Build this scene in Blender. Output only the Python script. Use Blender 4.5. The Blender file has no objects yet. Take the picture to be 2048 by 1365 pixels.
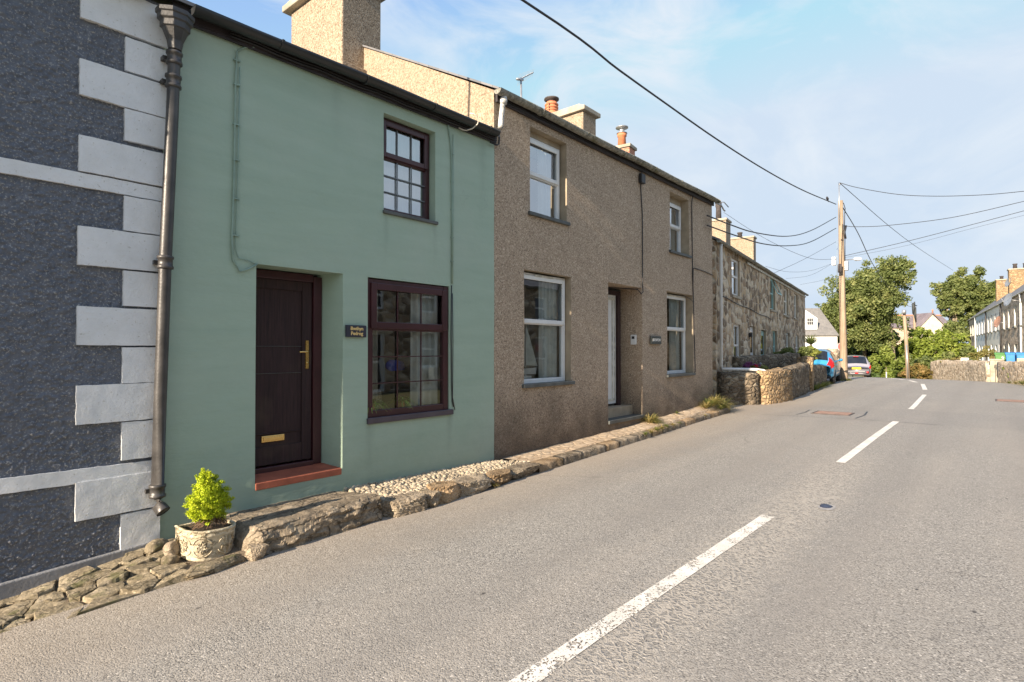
import bpy, math, random
from mathutils import Vector, Matrix, noise as mnoise
import numpy as np
R_ = math.radians
S = bpy.context.scene
# ------------------------------------------------------------------ camera, sky, sun, exposure
cam = bpy.data.cameras.new('camera'); camo = bpy.data.objects.new('camera', cam)
S.collection.objects.link(camo)
cam.sensor_width = 36; cam.lens = 20.04; cam.clip_start = .05; cam.clip_end = 2000
camo.location = (0, 0, 1.6)
camo.rotation_euler = (R_(90 + .829), 0, R_(40.4 - 90))
S.camera = camo
SUN_EL, SUN_AZ = 21.0, 181.1          # azimuth of the sun counted from +X towards +Y
w = bpy.data.worlds.new('World'); S.world = w; w.use_nodes = True
nt = w.node_tree; nt.nodes.clear()
def wn(t, **p):
    n = nt.nodes.new(t)
    for k, v in p.items(): setattr(n, k, v)
    return n
sky = wn('ShaderNodeTexSky', sky_type='NISHITA', sun_disc=False)
sky.sun_elevation = R_(SUN_EL); sky.sun_rotation = R_(90 - SUN_AZ)
sky.air_density = 1.0; sky.dust_density = .6; sky.ozone_density = 1.6; sky.altitude = 50
tc = wn('ShaderNodeTexCoord')
mp = wn('ShaderNodeMapping'); mp.inputs['Rotation'].default_value = (0, R_(14), R_(25)); mp.inputs['Scale'].default_value = (1.0, 2.6, 5.0)
nz = wn('ShaderNodeTexNoise'); nz.inputs['Scale'].default_value = 1.5; nz.inputs['Detail'].default_value = 9; nz.inputs['Roughness'].default_value = .60; nz.inputs['Distortion'].default_value = .9
rp = wn('ShaderNodeValToRGB'); rp.color_ramp.elements[0].position = .42; rp.color_ramp.elements[1].position = .66
rp.color_ramp.elements[0].color = (.04, .04, .04, 1); rp.color_ramp.elements[1].color = (.92, .92, .92, 1)
mx = wn('ShaderNodeMix', data_type='RGBA'); mx.inputs[7].default_value = (1.72, 1.90, 2.10, 1)
bg = wn('ShaderNodeBackground'); bg.inputs['Strength'].default_value = .13
ow = wn('ShaderNodeOutputWorld')
L = nt.links.new
L(tc.outputs['Generated'], mp.inputs['Vector']); L(mp.outputs[0], nz.inputs['Vector']); L(nz.outputs['Fac'], rp.inputs[0])
hz_ = wn('ShaderNodeMix', data_type='RGBA', blend_type='DARKEN'); hz_.inputs[0].default_value = 1; hz_.inputs[7].default_value = (1.42, 1.69, 2.02, 1)
L(rp.outputs[0], mx.inputs[0]); 
tn_ = wn('ShaderNodeMix', data_type='RGBA', blend_type='MULTIPLY'); tn_.inputs[0].default_value = 1; tn_.inputs[7].default_value = (.77, .76, .90, 1)
L(sky.outputs[0], tn_.inputs[6]); L(tn_.outputs[2], hz_.inputs[6]); L(hz_.outputs[2], mx.inputs[6]); L(mx.outputs[2], bg.inputs[0]); L(bg.outputs[0], ow.inputs[0])
sl = bpy.data.lights.new('sun', 'SUN'); sl.energy = 3.5; sl.angle = R_(.5); sl.color = (1, .84, .66)
so = bpy.data.objects.new('sun', sl); S.collection.objects.link(so)
sd = Vector((math.cos(R_(SUN_AZ)) * math.cos(R_(SUN_EL)), math.sin(R_(SUN_AZ)) * math.cos(R_(SUN_EL)), math.sin(R_(SUN_EL))))
so.rotation_euler = sd.to_track_quat('Z', 'Y').to_euler()
S.view_settings.view_transform = 'Standard'; S.view_settings.look = 'None'
S.view_settings.gamma = 1; S.view_settings.exposure = 1.80; S.view_settings.use_curve_mapping = False
S.cycles.max_bounces = 8; S.cycles.transparent_max_bounces = 16

# ------------------------------------------------------------------ mesh helpers
col = S.collection
def tag(o, label=None, cat=None, group=None, kind=None):
    if label: o['label'] = label
    if cat: o['category'] = cat
    if group: o['group'] = group
    if kind: o['kind'] = kind
    return o
def empty(name, loc, rz=0, label=None, cat=None, group=None):
    o = bpy.data.objects.new(name, None); col.objects.link(o)
    o.location = loc; o.rotation_euler = (0, 0, rz); o.empty_display_size = .2
    return tag(o, label, cat, group)
def root_of(o):
    while o.parent: o = o.parent
    return o
def mtx(o):
    return Matrix.Translation(o.location) @ Matrix.Rotation(o.rotation_euler[2], 4, 'Z')
class MB:
    def __init__(s): s.v = []; s.f = []; s.m = []; s.sm = []
    def add(s, vs, fs, mi=0, smooth=False):
        b = len(s.v); s.v += [tuple(p) for p in vs]
        for f in fs: s.f.append([b + i for i in f]); s.m.append(mi); s.sm.append(smooth)
    def box(s, x0, x1, y0, y1, z0, z1, mi=0):
        vs = [(x, y, z) for z in (z0, z1) for y in (y0, y1) for x in (x0, x1)]
        s.add(vs, [(0, 2, 3, 1), (4, 5, 7, 6), (0, 1, 5, 4), (2, 6, 7, 3), (0, 4, 6, 2), (1, 3, 7, 5)], mi)
    def quad(s, a, b, c, d, mi=0): s.add([a, b, c, d], [(0, 1, 2, 3)], mi)
    def prism(s, poly, axis, a, b, mi=0):
        """poly of 2D points extruded along axis from a to b"""
        n = len(poly)
        def P(p, t):
            return (t, p[0], p[1]) if axis == 'x' else ((p[0], t, p[1]) if axis == 'y' else (p[0], p[1], t))
        vs = [P(p, a) for p in poly] + [P(p, b) for p in poly]
        fs = [tuple(range(n))[::-1], tuple(range(n, 2 * n))] + [(i, (i + 1) % n, n + (i + 1) % n, n + i) for i in range(n)]
        s.add(vs, fs, mi)
    def tube(s, path, r, n=8, mi=0, closed=True):
        path = [Vector(p) for p in path]; k = len(path); rs = r if isinstance(r, (list, tuple)) else [r] * k
        rings = []; up = Vector((0, 0, 1))
        for i, p in enumerate(path):
            t = (path[min(i + 1, k - 1)] - path[max(i - 1, 0)]).normalized()
            u = up if abs(t.dot(up)) < .93 else Vector((0, 1, 0))
            a = t.cross(u).normalized(); b = a.cross(t).normalized()
            rings.append([p + (a * math.cos(2 * math.pi * j / n) + b * math.sin(2 * math.pi * j / n)) * rs[i] for j in range(n)])
        vs = [q for rg in rings for q in rg]
        fs = [(i * n + j, i * n + (j + 1) % n, (i + 1) * n + (j + 1) % n, (i + 1) * n + j) for i in range(k - 1) for j in range(n)]
        if closed: fs += [tuple(range(n))[::-1], tuple((k - 1) * n + j for j in range(n))]
        s.add(vs, fs, mi, n > 4)
    def lathe(s, prof, c, n=20, mi=0, axis='z'):
        vs = []
        for r, h in prof:
            for j in range(n):
                a = 2 * math.pi * j / n
                if axis == 'z': vs.append((c[0] + r * math.cos(a), c[1] + r * math.sin(a), c[2] + h))
                elif axis == 'y': vs.append((c[0] + r * math.cos(a), c[1] + h, c[2] + r * math.sin(a)))
                else: vs.append((c[0] + h, c[1] + r * math.cos(a), c[2] + r * math.sin(a)))
        k = len(prof)
        fs = [(i * n + j, i * n + (j + 1) % n, (i + 1) * n + (j + 1) % n, (i + 1) * n + j) for i in range(k - 1) for j in range(n)]
        fs += [tuple(range(n))[::-1], tuple((k - 1) * n + j for j in range(n))]
        s.add(vs, fs, mi, True)
    def build(s, name, mats, parent=None, world=True, bevel=0, label=None, auto=True):
        me = bpy.data.meshes.new(name)
        vs = s.v
        if parent is not None and world:
            inv = mtx(root_of(parent)).inverted(); vs = [inv @ Vector(p) for p in vs]
        me.from_pydata([tuple(p) for p in vs], [], s.f)
        if not isinstance(mats, (list, tuple)): mats = [mats]
        for m in mats: me.materials.append(m)
        me.polygons.foreach_set('material_index', s.m)
        me.polygons.foreach_set('use_smooth', s.sm)
        me.update()
        o = bpy.data.objects.new(name, me); col.objects.link(o)
        if parent is not None: o.parent = parent
        if bevel:
            b = o.modifiers.new('bevel', 'BEVEL'); b.width = bevel; b.segments = 2; b.limit_method = 'ANGLE'; b.angle_limit = R_(40)
        if label: o['label'] = label
        return o
def lerp(a, b, t): return a + (b - a) * t
def interp(pts, x):
    if x <= pts[0][0]: return pts[0][1]
    for (a, va), (b, vb) in zip(pts, pts[1:]):
        if x <= b:
            t = (x - a) / (b - a); return va + (vb - va) * t
    return pts[-1][1]
def copy_tree(o, parent=None):
    c = o.copy(); col.objects.link(c)
    if parent is not None: c.parent = parent
    for ch in list(o.children): copy_tree(ch, c)
    return c

# ------------------------------------------------------------------ material helpers
class NT:
    def __init__(s, name):
        s.mat = bpy.data.materials.new(name); s.mat.use_nodes = True
        s.t = s.mat.node_tree; s.t.nodes.clear()
        s.out = s.t.nodes.new('ShaderNodeOutputMaterial'); s.co = s('ShaderNodeTexCoord').outputs['Object']
    def __call__(s, ty, ins=None, **props):
        n = s.t.nodes.new(ty)
        for k, v in props.items(): setattr(n, k, v)
        for k, v in (ins or {}).items(): s.set(n.inputs[k], v)
        return n
    def set(s, sock, v):
        if isinstance(v, bpy.types.NodeSocket): s.t.links.new(v, sock)
        else:
            if isinstance(v, tuple) and len(v) == 3 and sock.type == 'RGBA': v = (*v, 1)
            sock.default_value = v
    def map(s, scale=(1, 1, 1), rot=(0, 0, 0), loc=(0, 0, 0), vec=None):
        return s('ShaderNodeMapping', {'Vector': vec or s.co, 'Scale': scale, 'Rotation': rot, 'Location': loc}).outputs[0]
    def noise(s, scale, detail=3, rough=.55, vec=None, dist=0):
        return s('ShaderNodeTexNoise', {'Vector': vec or s.co, 'Scale': scale, 'Detail': detail, 'Roughness': rough, 'Distortion': dist}).outputs['Fac']
    def vor(s, scale, vec=None, feature='F1', rnd=1.0, out='Distance'):
        n = s('ShaderNodeTexVoronoi', {'Vector': vec or s.co, 'Scale': scale, 'Randomness': rnd}, feature=feature)
        return n.outputs[out]
    def ramp(s, fac, stops, interp='LINEAR'):
        n = s('ShaderNodeValToRGB', {0: fac}); cr = n.color_ramp; cr.interpolation = interp
        while len(cr.elements) < len(stops): cr.elements.new(.5)
        for e, (p, c) in zip(cr.elements, stops):
            e.position = p; e.color = (*c, 1) if isinstance(c, tuple) else (c, c, c, 1)
        return n.outputs[0]
    def mix(s, fac, a, b, blend='MIX'):
        n = s('ShaderNodeMix', {0: fac, 6: a, 7: b}, data_type='RGBA', blend_type=blend); return n.outputs[2]
    def math(s, op, a, b=0.0, clamp=False):
        return s('ShaderNodeMath', {0: a, 1: b}, operation=op, use_clamp=clamp).outputs[0]
    def bump(s, h, strength=.5, dist=.01, normal=None):
        i = {'Height': h, 'Strength': strength, 'Distance': dist}
        if normal is not None: i['Normal'] = normal
        return s('ShaderNodeBump', i).outputs[0]
    def xyz(s, vec=None):
        n = s('ShaderNodeSeparateXYZ', {0: vec or s.co}); return n.outputs
    def pr(s, color, rough=.7, normal=None, metal=0, spec=.5, **kw):
        i = {'Base Color': color, 'Roughness': rough, 'Metallic': metal, 'Specular IOR Level': spec}
        if normal is not None: i['Normal'] = normal
        i.update(kw)
        n = s('ShaderNodeBsdfPrincipled', i); s.t.links.new(n.outputs[0], s.out.inputs[0]); return s.mat
def plain(name, c, rough=.6, var=.12, scale=8, bs=.15, bd=.004, metal=0, spec=.5, fine=60):
    t = NT(name)
    n = t.noise(scale, 4); lo = tuple(x * (1 - var) for x in c); hi = tuple(min(1, x * (1 + var)) for x in c)
    c1 = t.ramp(n, [(.3, lo), (.7, hi)])
    return t.pr(c1, rough, t.bump(t.noise(fine, 3), bs, bd), metal, spec)
# ---- painted smooth green render
def m_green():
    t = NT('green masonry paint'); x, y, z = t.xyz()
    st = t.noise(3.0, 4, .6, t.map((.35, 1, 2.6)))
    c = t.ramp(st, [(.3, (.320, .425, .335)), (.7, (.360, .468, .372))])
    # darker towards the ground, with a noisy edge
    low = t.math('SUBTRACT', t.math('ADD', .55, t.math('MULTIPLY', t.noise(5, 3), .9)), t.math('MULTIPLY', z, 1.4), True)
    c = t.mix(t.math('MULTIPLY', low, .35), c, (.20, .26, .21))
    spots = t.ramp(t.vor(2.3), [(.012, (1, 1, 1)), (.022, (0, 0, 0))])
    c = t.mix(t.math('MULTIPLY', spots, .35), c, (.5, .55, .42))
    for sx_, sw_, zt_, zb_, k_ in ((3.72, .07, .80, .1, .35), (4.9, .06, .80, .2, .4), (3.93, .05, 3.1, 2.5, .3), (4.66, .05, 3.1, 2.6, .3), (2.9, .5, .36, -.1, .3), (5.5, .10, 4.4, 3.2, .25), (3.3, .08, 4.35, 3.6, .2)):
        dx = t.math('ABSOLUTE', t.math('SUBTRACT', t.math('ADD', t.math('ADD', x, 3.7), t.math('MULTIPLY', t.math('SUBTRACT', t.noise(6, 3), .5), .10)), sx_))
        m_ = t.math('MULTIPLY', t.math('SUBTRACT', 1.0, t.math('DIVIDE', dx, sw_), True), t.math('MULTIPLY', t('ShaderNodeMapRange', {0: z, 1: zb_, 2: zt_, 3: 0.0, 4: 1.0}).outputs[0], t('ShaderNodeMath', {0: z, 1: zt_}, operation='LESS_THAN').outputs[0]))
        c = t.mix(t.math('MULTIPLY', m_, k_), c, (.16, .20, .16))
    c = t.mix(t.ramp(t.noise(.9, 5, .6), [(.45, 0.0), (.70, .30)]), c, (.44, .50, .43))
    ck = t.vor(.8, t('ShaderNodeVectorMath', {0: t.co, 1: t('ShaderNodeVectorMath', {0: t('ShaderNodeTexNoise', {'Scale': 3.0, 'Vector': t.co, 'Detail': 5.0}).outputs['Color'], 1: (.5, .5, .5)}, operation='MULTIPLY').outputs[0]}, operation='ADD').outputs[0], feature='DISTANCE_TO_EDGE')
    c = t.mix(t.math('MULTIPLY', t.ramp(ck, [(.002, 1.0), (.004, 0.0)]), t.ramp(t.noise(.7, 2), [(.56, 0.0), (.62, .3)])), c, (.24, .30, .25))
    b = t.bump(t.noise(26, 5, .6, t.map((.6, 1, 1.6))), .45, .008)
    b = t.bump(t.noise(4.5, 2), .35, .03, b)
    return t.pr(c, .62, b, spec=.35)
def m_dash(name, cols, mott, scale=52, bd=.008, stains=(), damp=None, lowlight=None):
    """pebbledash: small stones of several colours pressed in the render"""
    t = NT(name); x, y, z = t.xyz()
    jit = t('ShaderNodeVectorMath', {0: t.co, 1: t('ShaderNodeVectorMath', {0: t('ShaderNodeTexNoise', {'Scale': 30.0, 'Vector': t.co}).outputs['Color'], 1: (.02, .02, .02)}, operation='MULTIPLY').outputs[0]}, operation='ADD').outputs[0]
    vc = t.vor(scale, jit, out='Color'); vd = t.vor(scale, jit)
    r = t('ShaderNodeSeparateColor', {0: vc}).outputs[0]
    c = t.ramp(r, cols, 'CONSTANT')
    c = t.mix(t.ramp(vd, [(.35, 0.15), (.75, .75)]), c, mott)
    big = t.noise(1.3, 5, .62)
    c = t.mix(t.ramp(big, [(.3, .30), (.7, 0.0)]), c, tuple(q * .55 for q in mott))
    for (sx, sw, zt, zb, k) in stains:      # water marks under the sills
        dx = t.math('ABSOLUTE', t.math('SUBTRACT', t.math('ADD', x, t.math('MULTIPLY', t.math('SUBTRACT', t.noise(4, 4), .5), .30)), sx))
        fx = t.math('SUBTRACT', 1.0, t.math('DIVIDE', dx, sw), True)
        fz = t('ShaderNodeMapRange', {0: z, 1: zb, 2: zt, 3: 0.0, 4: 1.0}).outputs[0]
        ab = t('ShaderNodeMath', {0: z, 1: zt}, operation='LESS_THAN').outputs[0]
        m = t.math('MULTIPLY', t.math('MULTIPLY', fx, fz), t.math('MULTIPLY', ab, k))
        c = t.mix(m, c, (.035, .030, .025))
    if damp:
        dz = t.math('SUBTRACT', t.math('ADD', damp[0], t.math('MULTIPLY', t.noise(2.2, 4), damp[1])), z, True)
        c = t.mix(t.math('MULTIPLY', dz, damp[2]), c, (.06, .05, .04))
    h = t.math('SUBTRACT', 1.0, vd)
    b = t.bump(h, .75, bd); b = t.bump(t.noise(2.5, 3), .3, .04, b)
    return t.pr(c, .85, b, spec=.25)
def m_roughcast():
    t = NT('dark grey roughcast')
    w_ = t('ShaderNodeTexNoise', {'Scale': 22.0, 'Vector': t.co, 'Detail': 2.0}).outputs['Color']
    v = t('ShaderNodeVectorMath', {0: t.co, 1: t('ShaderNodeVectorMath', {0: w_, 1: (.05, .05, .05)}, operation='MULTIPLY').outputs[0]}, operation='ADD').outputs[0]
    d = t.vor(42, v); n = t.noise(75, 4, .7); big = t.noise(9, 3)
    h = t.math('ADD', t.math('MULTIPLY', t.ramp(d, [(.05, 1.0), (.55, 0.0)]), t.ramp(big, [(.35, .35), (.6, 1.0)])), t.math('MULTIPLY', n, .5))
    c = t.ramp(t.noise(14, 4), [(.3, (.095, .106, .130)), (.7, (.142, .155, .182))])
    c = t.mix(t.ramp(t.noise(70, 3, .6), [(.56, 0.0), (.66, .55)]), c, (.50, .48, .44))  # pale specks: worn nub tips, with the sun on them put into the colour
    b = t.bump(n, .6, .008)
    return t.pr(c, .55, b, spec=.5)
def m_quoin():
    t = NT('white painted render')
    c = t.ramp(t.noise(3, 5, .65), [(.3, (.72, .74, .75)), (.7, (.80, .81, .81))])
    c = t.mix(t.ramp(t.noise(45, 2), [(.66, 0.0), (.73, .6)]), c, (.42, .40, .34)); c = t.mix(t.ramp(t.noise(2.1, 6, .7), [(.45, 0.0), (.72, .35)]), c, (.46, .46, .43))
    b = t.bump(t.noise(42, 5, .7), .8, .010); b = t.bump(t.noise(7, 2), .25, .02, b)
    return t.pr(c, .6, b, spec=.4)
def m_road():
    t = NT('worn asphalt'); x, y, z = t.xyz()
    vc = t('ShaderNodeSeparateColor', {0: t.vor(115, out='Color')}).outputs[0]; vd = t.vor(115)
    c = t.ramp(vc, [(0, (.15, .143, .13)), (.14, (.255, .243, .22)), (.45, (.315, .300, .272)), (.8, (.37, .352, .318)), (.97, (.55, .52, .47))], 'CONSTANT')
    pits = t.ramp(t.vor(64, t.map(loc=(3, 1, 0))), [(.17, 1.0), (.32, 0.0)])
    pn = t.ramp(t.noise(1.1, 4, .6), [(.36, .35), (.56, 1.0)])
    c = t.mix(t.math('MULTIPLY', t.math('MULTIPLY', pits, pn), .92), c, (.050, .048, .046))
    gr = t.noise(.55, 5, .6); c = t.mix(t.ramp(gr, [(.35, .30), (.65, 0.0)]), c, (.22, .205, .185))
    tr = t.noise(1.0, 4, .6, t.map((.12, 1.3, 1))); c = t.mix(t.ramp(tr, [(.45, 0.0), (.7, .30)]), c, (.38, .34, .29))
    # wheel tracks polished darker, a patched trench and fine cracks
    for wy in (-.35, .95, 2.55, 3.75):
        wt_ = t.math('SUBTRACT', 1.0, t.math('DIVIDE', t.math('ABSOLUTE', t.math('SUBTRACT', t.math('ADD', y, t.math('MULTIPLY', t.math('SUBTRACT', t.noise(.8, 3), .5), .6)), wy)), .36), True)
        c = t.mix(t.math('MULTIPLY', wt_, .32), c, (.21, .198, .182))
    ck = t.vor(.55, t('ShaderNodeVectorMath', {0: t.co, 1: t('ShaderNodeVectorMath', {0: t('ShaderNodeTexNoise', {'Scale': 1.6, 'Vector': t.co, 'Detail': 5.0}).outputs['Color'], 1: (1.1, 1.1, 0.0)}, operation='MULTIPLY').outputs[0]}, operation='ADD').outputs[0], feature='DISTANCE_TO_EDGE')
    cm = t.math('MULTIPLY', t.ramp(ck, [(.002, 1.0), (.005, 0.0)]), t.ramp(t.noise(.35, 2), [(.54, 0.0), (.60, .35)]))
    c = t.mix(cm, c, (.06, .056, .052))
    px_ = t.math('MULTIPLY', t('ShaderNodeMath', {0: x, 1: 14.05}, operation='GREATER_THAN').outputs[0], t('ShaderNodeMath', {0: x, 1: 17.0}, operation='LESS_THAN').outputs[0])
    c = t.mix(t.math('MULTIPLY', px_, .16), c, (.17, .165, .16))
    # sandy dust gathered along the kerb
    ke = t.math('ADD', y, t.math('MULTIPLY', t.math('SUBTRACT', t.noise(2.2, 4), .5), .9))
    kf = t('ShaderNodeMapRange', {0: ke, 1: 3.35, 2: 4.7, 3: 0.0, 4: .42}).outputs[0]
    near = t('ShaderNodeMapRange', {0: x, 1: 26.0, 2: 18.0, 3: 0.0, 4: 1.0}).outputs[0]
    c = t.mix(t.math('MULTIPLY', kf, near), c, (.38, .30, .21))
    # coarse chewed-up band where a dash of the centre line has been scraped away
    by = t.math('ABSOLUTE', t.math('SUBTRACT', t.math('ADD', y, t.math('MULTIPLY', t.math('SUBTRACT', t.noise(5, 3), .5), .35)), 1.52))
    bf = t.math('SUBTRACT', 1.0, t.math('DIVIDE', by, .42), True)
    bx = t.math('MULTIPLY', t('ShaderNodeMapRange', {0: x, 1: .5, 2: 4.0}).outputs[0], t('ShaderNodeMapRange', {0: x, 1: 10.0, 2: 8.4}).outputs[0])
    wear = t.math('MULTIPLY', t.math('MULTIPLY', bf, bx), 1.5, True)
    chew = t.ramp(t.vor(22, t('ShaderNodeVectorMath', {0: t.co, 1: t('ShaderNodeVectorMath', {0: t('ShaderNodeTexNoise', {'Scale': 14.0, 'Vector': t.co}).outputs['Color'], 1: (.12, .12, .0)}, operation='MULTIPLY').outputs[0]}, operation='ADD').outputs[0], feature='DISTANCE_TO_EDGE'), [(.05, 1.0), (.22, 0.0)])
    c = t.mix(t.math('MULTIPLY', wear, t.math('MULTIPLY', chew, .58)), c, (.46, .42, .36))
    c = t.mix(t.math('MULTIPLY', wear, t.math('MULTIPLY', t.math('SUBTRACT', 1.0, chew), .22)), c, (.13, .12, .108))
    # oil drips and tar marks
    sp = t.ramp(t.vor(2.6, t.map((.7, 1.4, 1), loc=(1.3, .2, 0))), [(.03, 1.0), (.05, 0.0)])
    c = t.mix(t.math('MULTIPLY', sp, .75), c, (.035, .034, .035))
    h = t.math('ADD', t.math('SUBTRACT', 1.0, vd), t.math('MULTIPLY', t.math('MULTIPLY', wear, chew), 1.5))
    h = t.math('SUBTRACT', h, t.math('MULTIPLY', pits, .8))
    b = t.bump(h, .5, .005); b = t.bump(t.noise(1.8, 3), .25, .04, b)
    return t.pr(c, .82, b, spec=.35)
def m_line():
    t = NT('worn road paint'); x, y, z = t.xyz()
    k = t('ShaderNodeMapRange', {0: x, 1: 1.0, 2: 14.0, 3: .50, 4: .28}).outputs[0]
    n = t.math('ADD', t.math('MULTIPLY', t.noise(55, 3, .7), .6), t.math('MULTIPLY', t.noise(7, 4, .65), .4))
    a = t('ShaderNodeMapRange', {0: t.math('SUBTRACT', n, k), 1: -.03, 2: .02}).outputs[0]
    p = t('ShaderNodeBsdfPrincipled', {'Base Color': t.ramp(t.noise(6, 4), [(.3, (.60, .57, .51)), (.7, (.78, .75, .69))]), 'Roughness': .7, 'Normal': t.bump(t.noise(90, 3), .5, .004)})
    tr = t('ShaderNodeBsdfTransparent'); m = t('ShaderNodeMixShader', {0: a, 1: tr.outputs[0], 2: p.outputs[0]})
    t.t.links.new(m.outputs[0], t.out.inputs[0]); return t.mat
def m_rock(name, cs, scale=4, moss=.3, b1=.05):
    t = NT(name); oi = t('ShaderNodeObjectInfo').outputs['Random']
    v = t('ShaderNodeVectorMath', {0: t.co, 1: t('ShaderNodeCombineXYZ', {0: t.math('MULTIPLY', oi, 37.0), 1: t.math('MULTIPLY', oi, 11.0), 2: 0.0}).outputs[0]}, operation='ADD').outputs[0]
    n = t.noise(scale, 6, .65, v)
    c = t.ramp(n, [(.25, cs[0]), (.5, cs[1]), (.75, cs[2])])
    hv = t('ShaderNodeHueSaturation', {'Value': t.math('ADD', .75, t.math('MULTIPLY', oi, .5)), 'Color': c}).outputs[0]
    sp = t.noise(38, 4, .7, v); hv = t.mix(t.ramp(sp, [(.55, 0.0), (.7, .55)]), hv, tuple(min(1, q * 1.6) for q in cs[2]))
    hv = t.mix(t.ramp(sp, [(.3, .55), (.42, 0.0)]), hv, tuple(q * .4 for q in cs[0]))
    wv_ = t('ShaderNodeVectorMath', {0: v, 1: t('ShaderNodeVectorMath', {0: t('ShaderNodeTexNoise', {'Scale': 7.0, 'Vector': v, 'Detail': 4.0}).outputs['Color'], 1: (.22, .22, .22)}, operation='MULTIPLY').outputs[0]}, operation='ADD').outputs[0]
    ce = t.ramp(t.vor(5.5, t.map((1, 1, 2.4), vec=wv_), feature='DISTANCE_TO_EDGE'), [(.015, 1.0), (.06, 0.0)]); ce = t.math('MULTIPLY', ce, t.ramp(t.noise(3, 2, vec=v), [(.42, 0.0), (.55, .8)]))
    hv = t.mix(ce, hv, tuple(q * .28 for q in cs[0]))
    g = t.math('MULTIPLY', t.ramp(t.noise(6, 4, .6, v), [(.55, 0.0), (.68, 1.0)]), moss)
    hv = t.mix(g, hv, (.10, .105, .035))
    b = t.bump(n, .8, b1); b = t.bump(ce, -.7, .02, b); b = t.bump(t.noise(45, 5, .7, v), .8, .014, b)
    return t.pr(hv, .9, b, spec=.2)
def m_masonry(name, cols, mortar, sx=2.4, sz=3.4, mw=.09, bd=.03, warp=.7):
    t = NT(name)
    nz_ = t('ShaderNodeTexNoise', {'Scale': 3.2, 'Vector': t.co, 'Detail': 3.0}).outputs['Color']
    v = t('ShaderNodeVectorMath', {0: t.map((sx, sx, sz)), 1: t('ShaderNodeVectorMath', {0: nz_, 1: (warp, warp, warp)}, operation='MULTIPLY').outputs[0]}, operation='ADD').outputs[0]
    cc = t('ShaderNodeSeparateColor', {0: t.vor(1.0, v, out='Color')}).outputs[0]
    e = t.vor(1.0, v, feature='DISTANCE_TO_EDGE')
    c = t.ramp(cc, cols, 'CONSTANT')
    c = t.mix(.35, c, t.ramp(t.noise(16, 5, .7), [(.3, tuple(q * .35 for q in cols[1][1])), (.7, tuple(min(1, q * 1.7) for q in cols[2][1]))]))
    mm = t.ramp(e, [(mw * .5, 1.0), (mw, 0.0)]); c = t.mix(mm, c, mortar)
    b = t.bump(t.ramp(e, [(0, 0.0), (.25, 1.0)]), .9, bd); b = t.bump(t.noise(26, 5, .7), .6, .015, b)
    return t.pr(c, .88, b, spec=.25)
def m_slate(name, c0, c1, sc=3.2):
    t = NT(name)
    b = t('ShaderNodeTexBrick', {'Vector': t.map((1, 1, 1)), 'Scale': sc, 'Color1': c0, 'Color2': c1, 'Mortar': tuple(q * .35 for q in c0), 'Mortar Size': .012, 'Brick Width': .8, 'Row Height': .7})
    c = t.mix(t.ramp(t.noise(2.2, 5), [(.35, 0.0), (.7, .4)]), b.outputs['Color'], (.24, .23, .21))
    return t.pr(c, .6, t.bump(b.outputs['Fac'], -.6, .012), spec=.4)
def m_brick():
    t = NT('orange brick'); x, y, z = t.xyz()
    v = t('ShaderNodeCombineXYZ', {0: t.math('ADD', x, y), 1: z, 2: 0.0}).outputs[0]
    b = t('ShaderNodeTexBrick', {'Vector': v, 'Scale': 4.4, 'Color1': (.52, .21, .11), 'Color2': (.40, .14, .08), 'Mortar': (.42, .36, .28), 'Mortar Size': .02})
    return t.pr(b.outputs['Color'], .85, t.bump(b.outputs['Fac'], -.5, .01))
def m_wood(name, a, b_, sc=(26, 26, 1.2)):
    t = NT(name); n = t.noise(1.5, 5, .65, t.map(sc)); c = t.ramp(n, [(.3, a), (.7, b_)])
    c = t.mix(t.ramp(t.noise(2.1, 3), [(.5, 0.0), (.75, .4)]), c, (.12, .085, .05))
    return t.pr(c, .8, t.bump(n, .5, .012))
def m_glass(name='window glass', tint=(.9, .95, .96), base=.13, rough=.003, wob=.0):
    t = NT(name)
    lw = t('ShaderNodeFresnel', {'IOR': 1.5}).outputs[0]
    f = t.math('ADD', t.math('MULTIPLY', lw, 1.7), base, True)
    g_in = {'Color': (.93, .96, 1), 'Roughness': rough}
    if wob: g_in['Normal'] = t.bump(t.noise(1.6, 2), wob, .03)
    g = t('ShaderNodeBsdfGlossy', g_in); tr = t('ShaderNodeBsdfTransparent', {'Color': tint})
    m = t('ShaderNodeMixShader', {0: f, 1: tr.outputs[0], 2: g.outputs[0]}); t.t.links.new(m.outputs[0], t.out.inputs[0]); return t.mat
def m_leaf(name, a, b_, c_, sc=1.2, trans=.35):
    t = NT(name)
    n = t.noise(sc, 3); f = t.noise(sc * 9, 2)
    c = t.ramp(t.math('ADD', t.math('MULTIPLY', n, .5), t.math('MULTIPLY', f, .5)), [(.34, a), (.52, b_), (.68, c_)])
    d = t('ShaderNodeBsdfPrincipled', {'Base Color': c, 'Roughness': .55, 'Specular IOR Level': .3})
    tl = t('ShaderNodeBsdfTranslucent', {'Color': t.mix(.5, c, (.35, .42, .05), 'MIX')})
    m = t('ShaderNodeMixShader', {0: trans, 1: d.outputs[0], 2: tl.outputs[0]}); t.t.links.new(m.outputs[0], t.out.inputs[0]); return t.mat
M = {}
M['green'] = m_green()
TAN = [(0, (.14, .105, .075)), (.14, (.32, .24, .172)), (.38, (.46, .355, .26)), (.68, (.57, .455, .34)), (.88, (.73, .61, .47))]
M['brown'] = m_dash('brown pebbledash', TAN, (.44, .345, .25), 66, .009,
    stains=[(6.52, .16, 3.56, 2.4, .8), (7.5, .12, 3.56, 3.0, .5), (6.5, .26, 1.02, -.1, .95), (7.62, .16, 1.02, .45, .9), (11.25, .18, 3.62, 2.7, .5), (12.3, .12, 1.0, .3, .5), (8.75, .12, 1.6, .2, .35)], damp=(.55, 1.0, .8))
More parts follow.
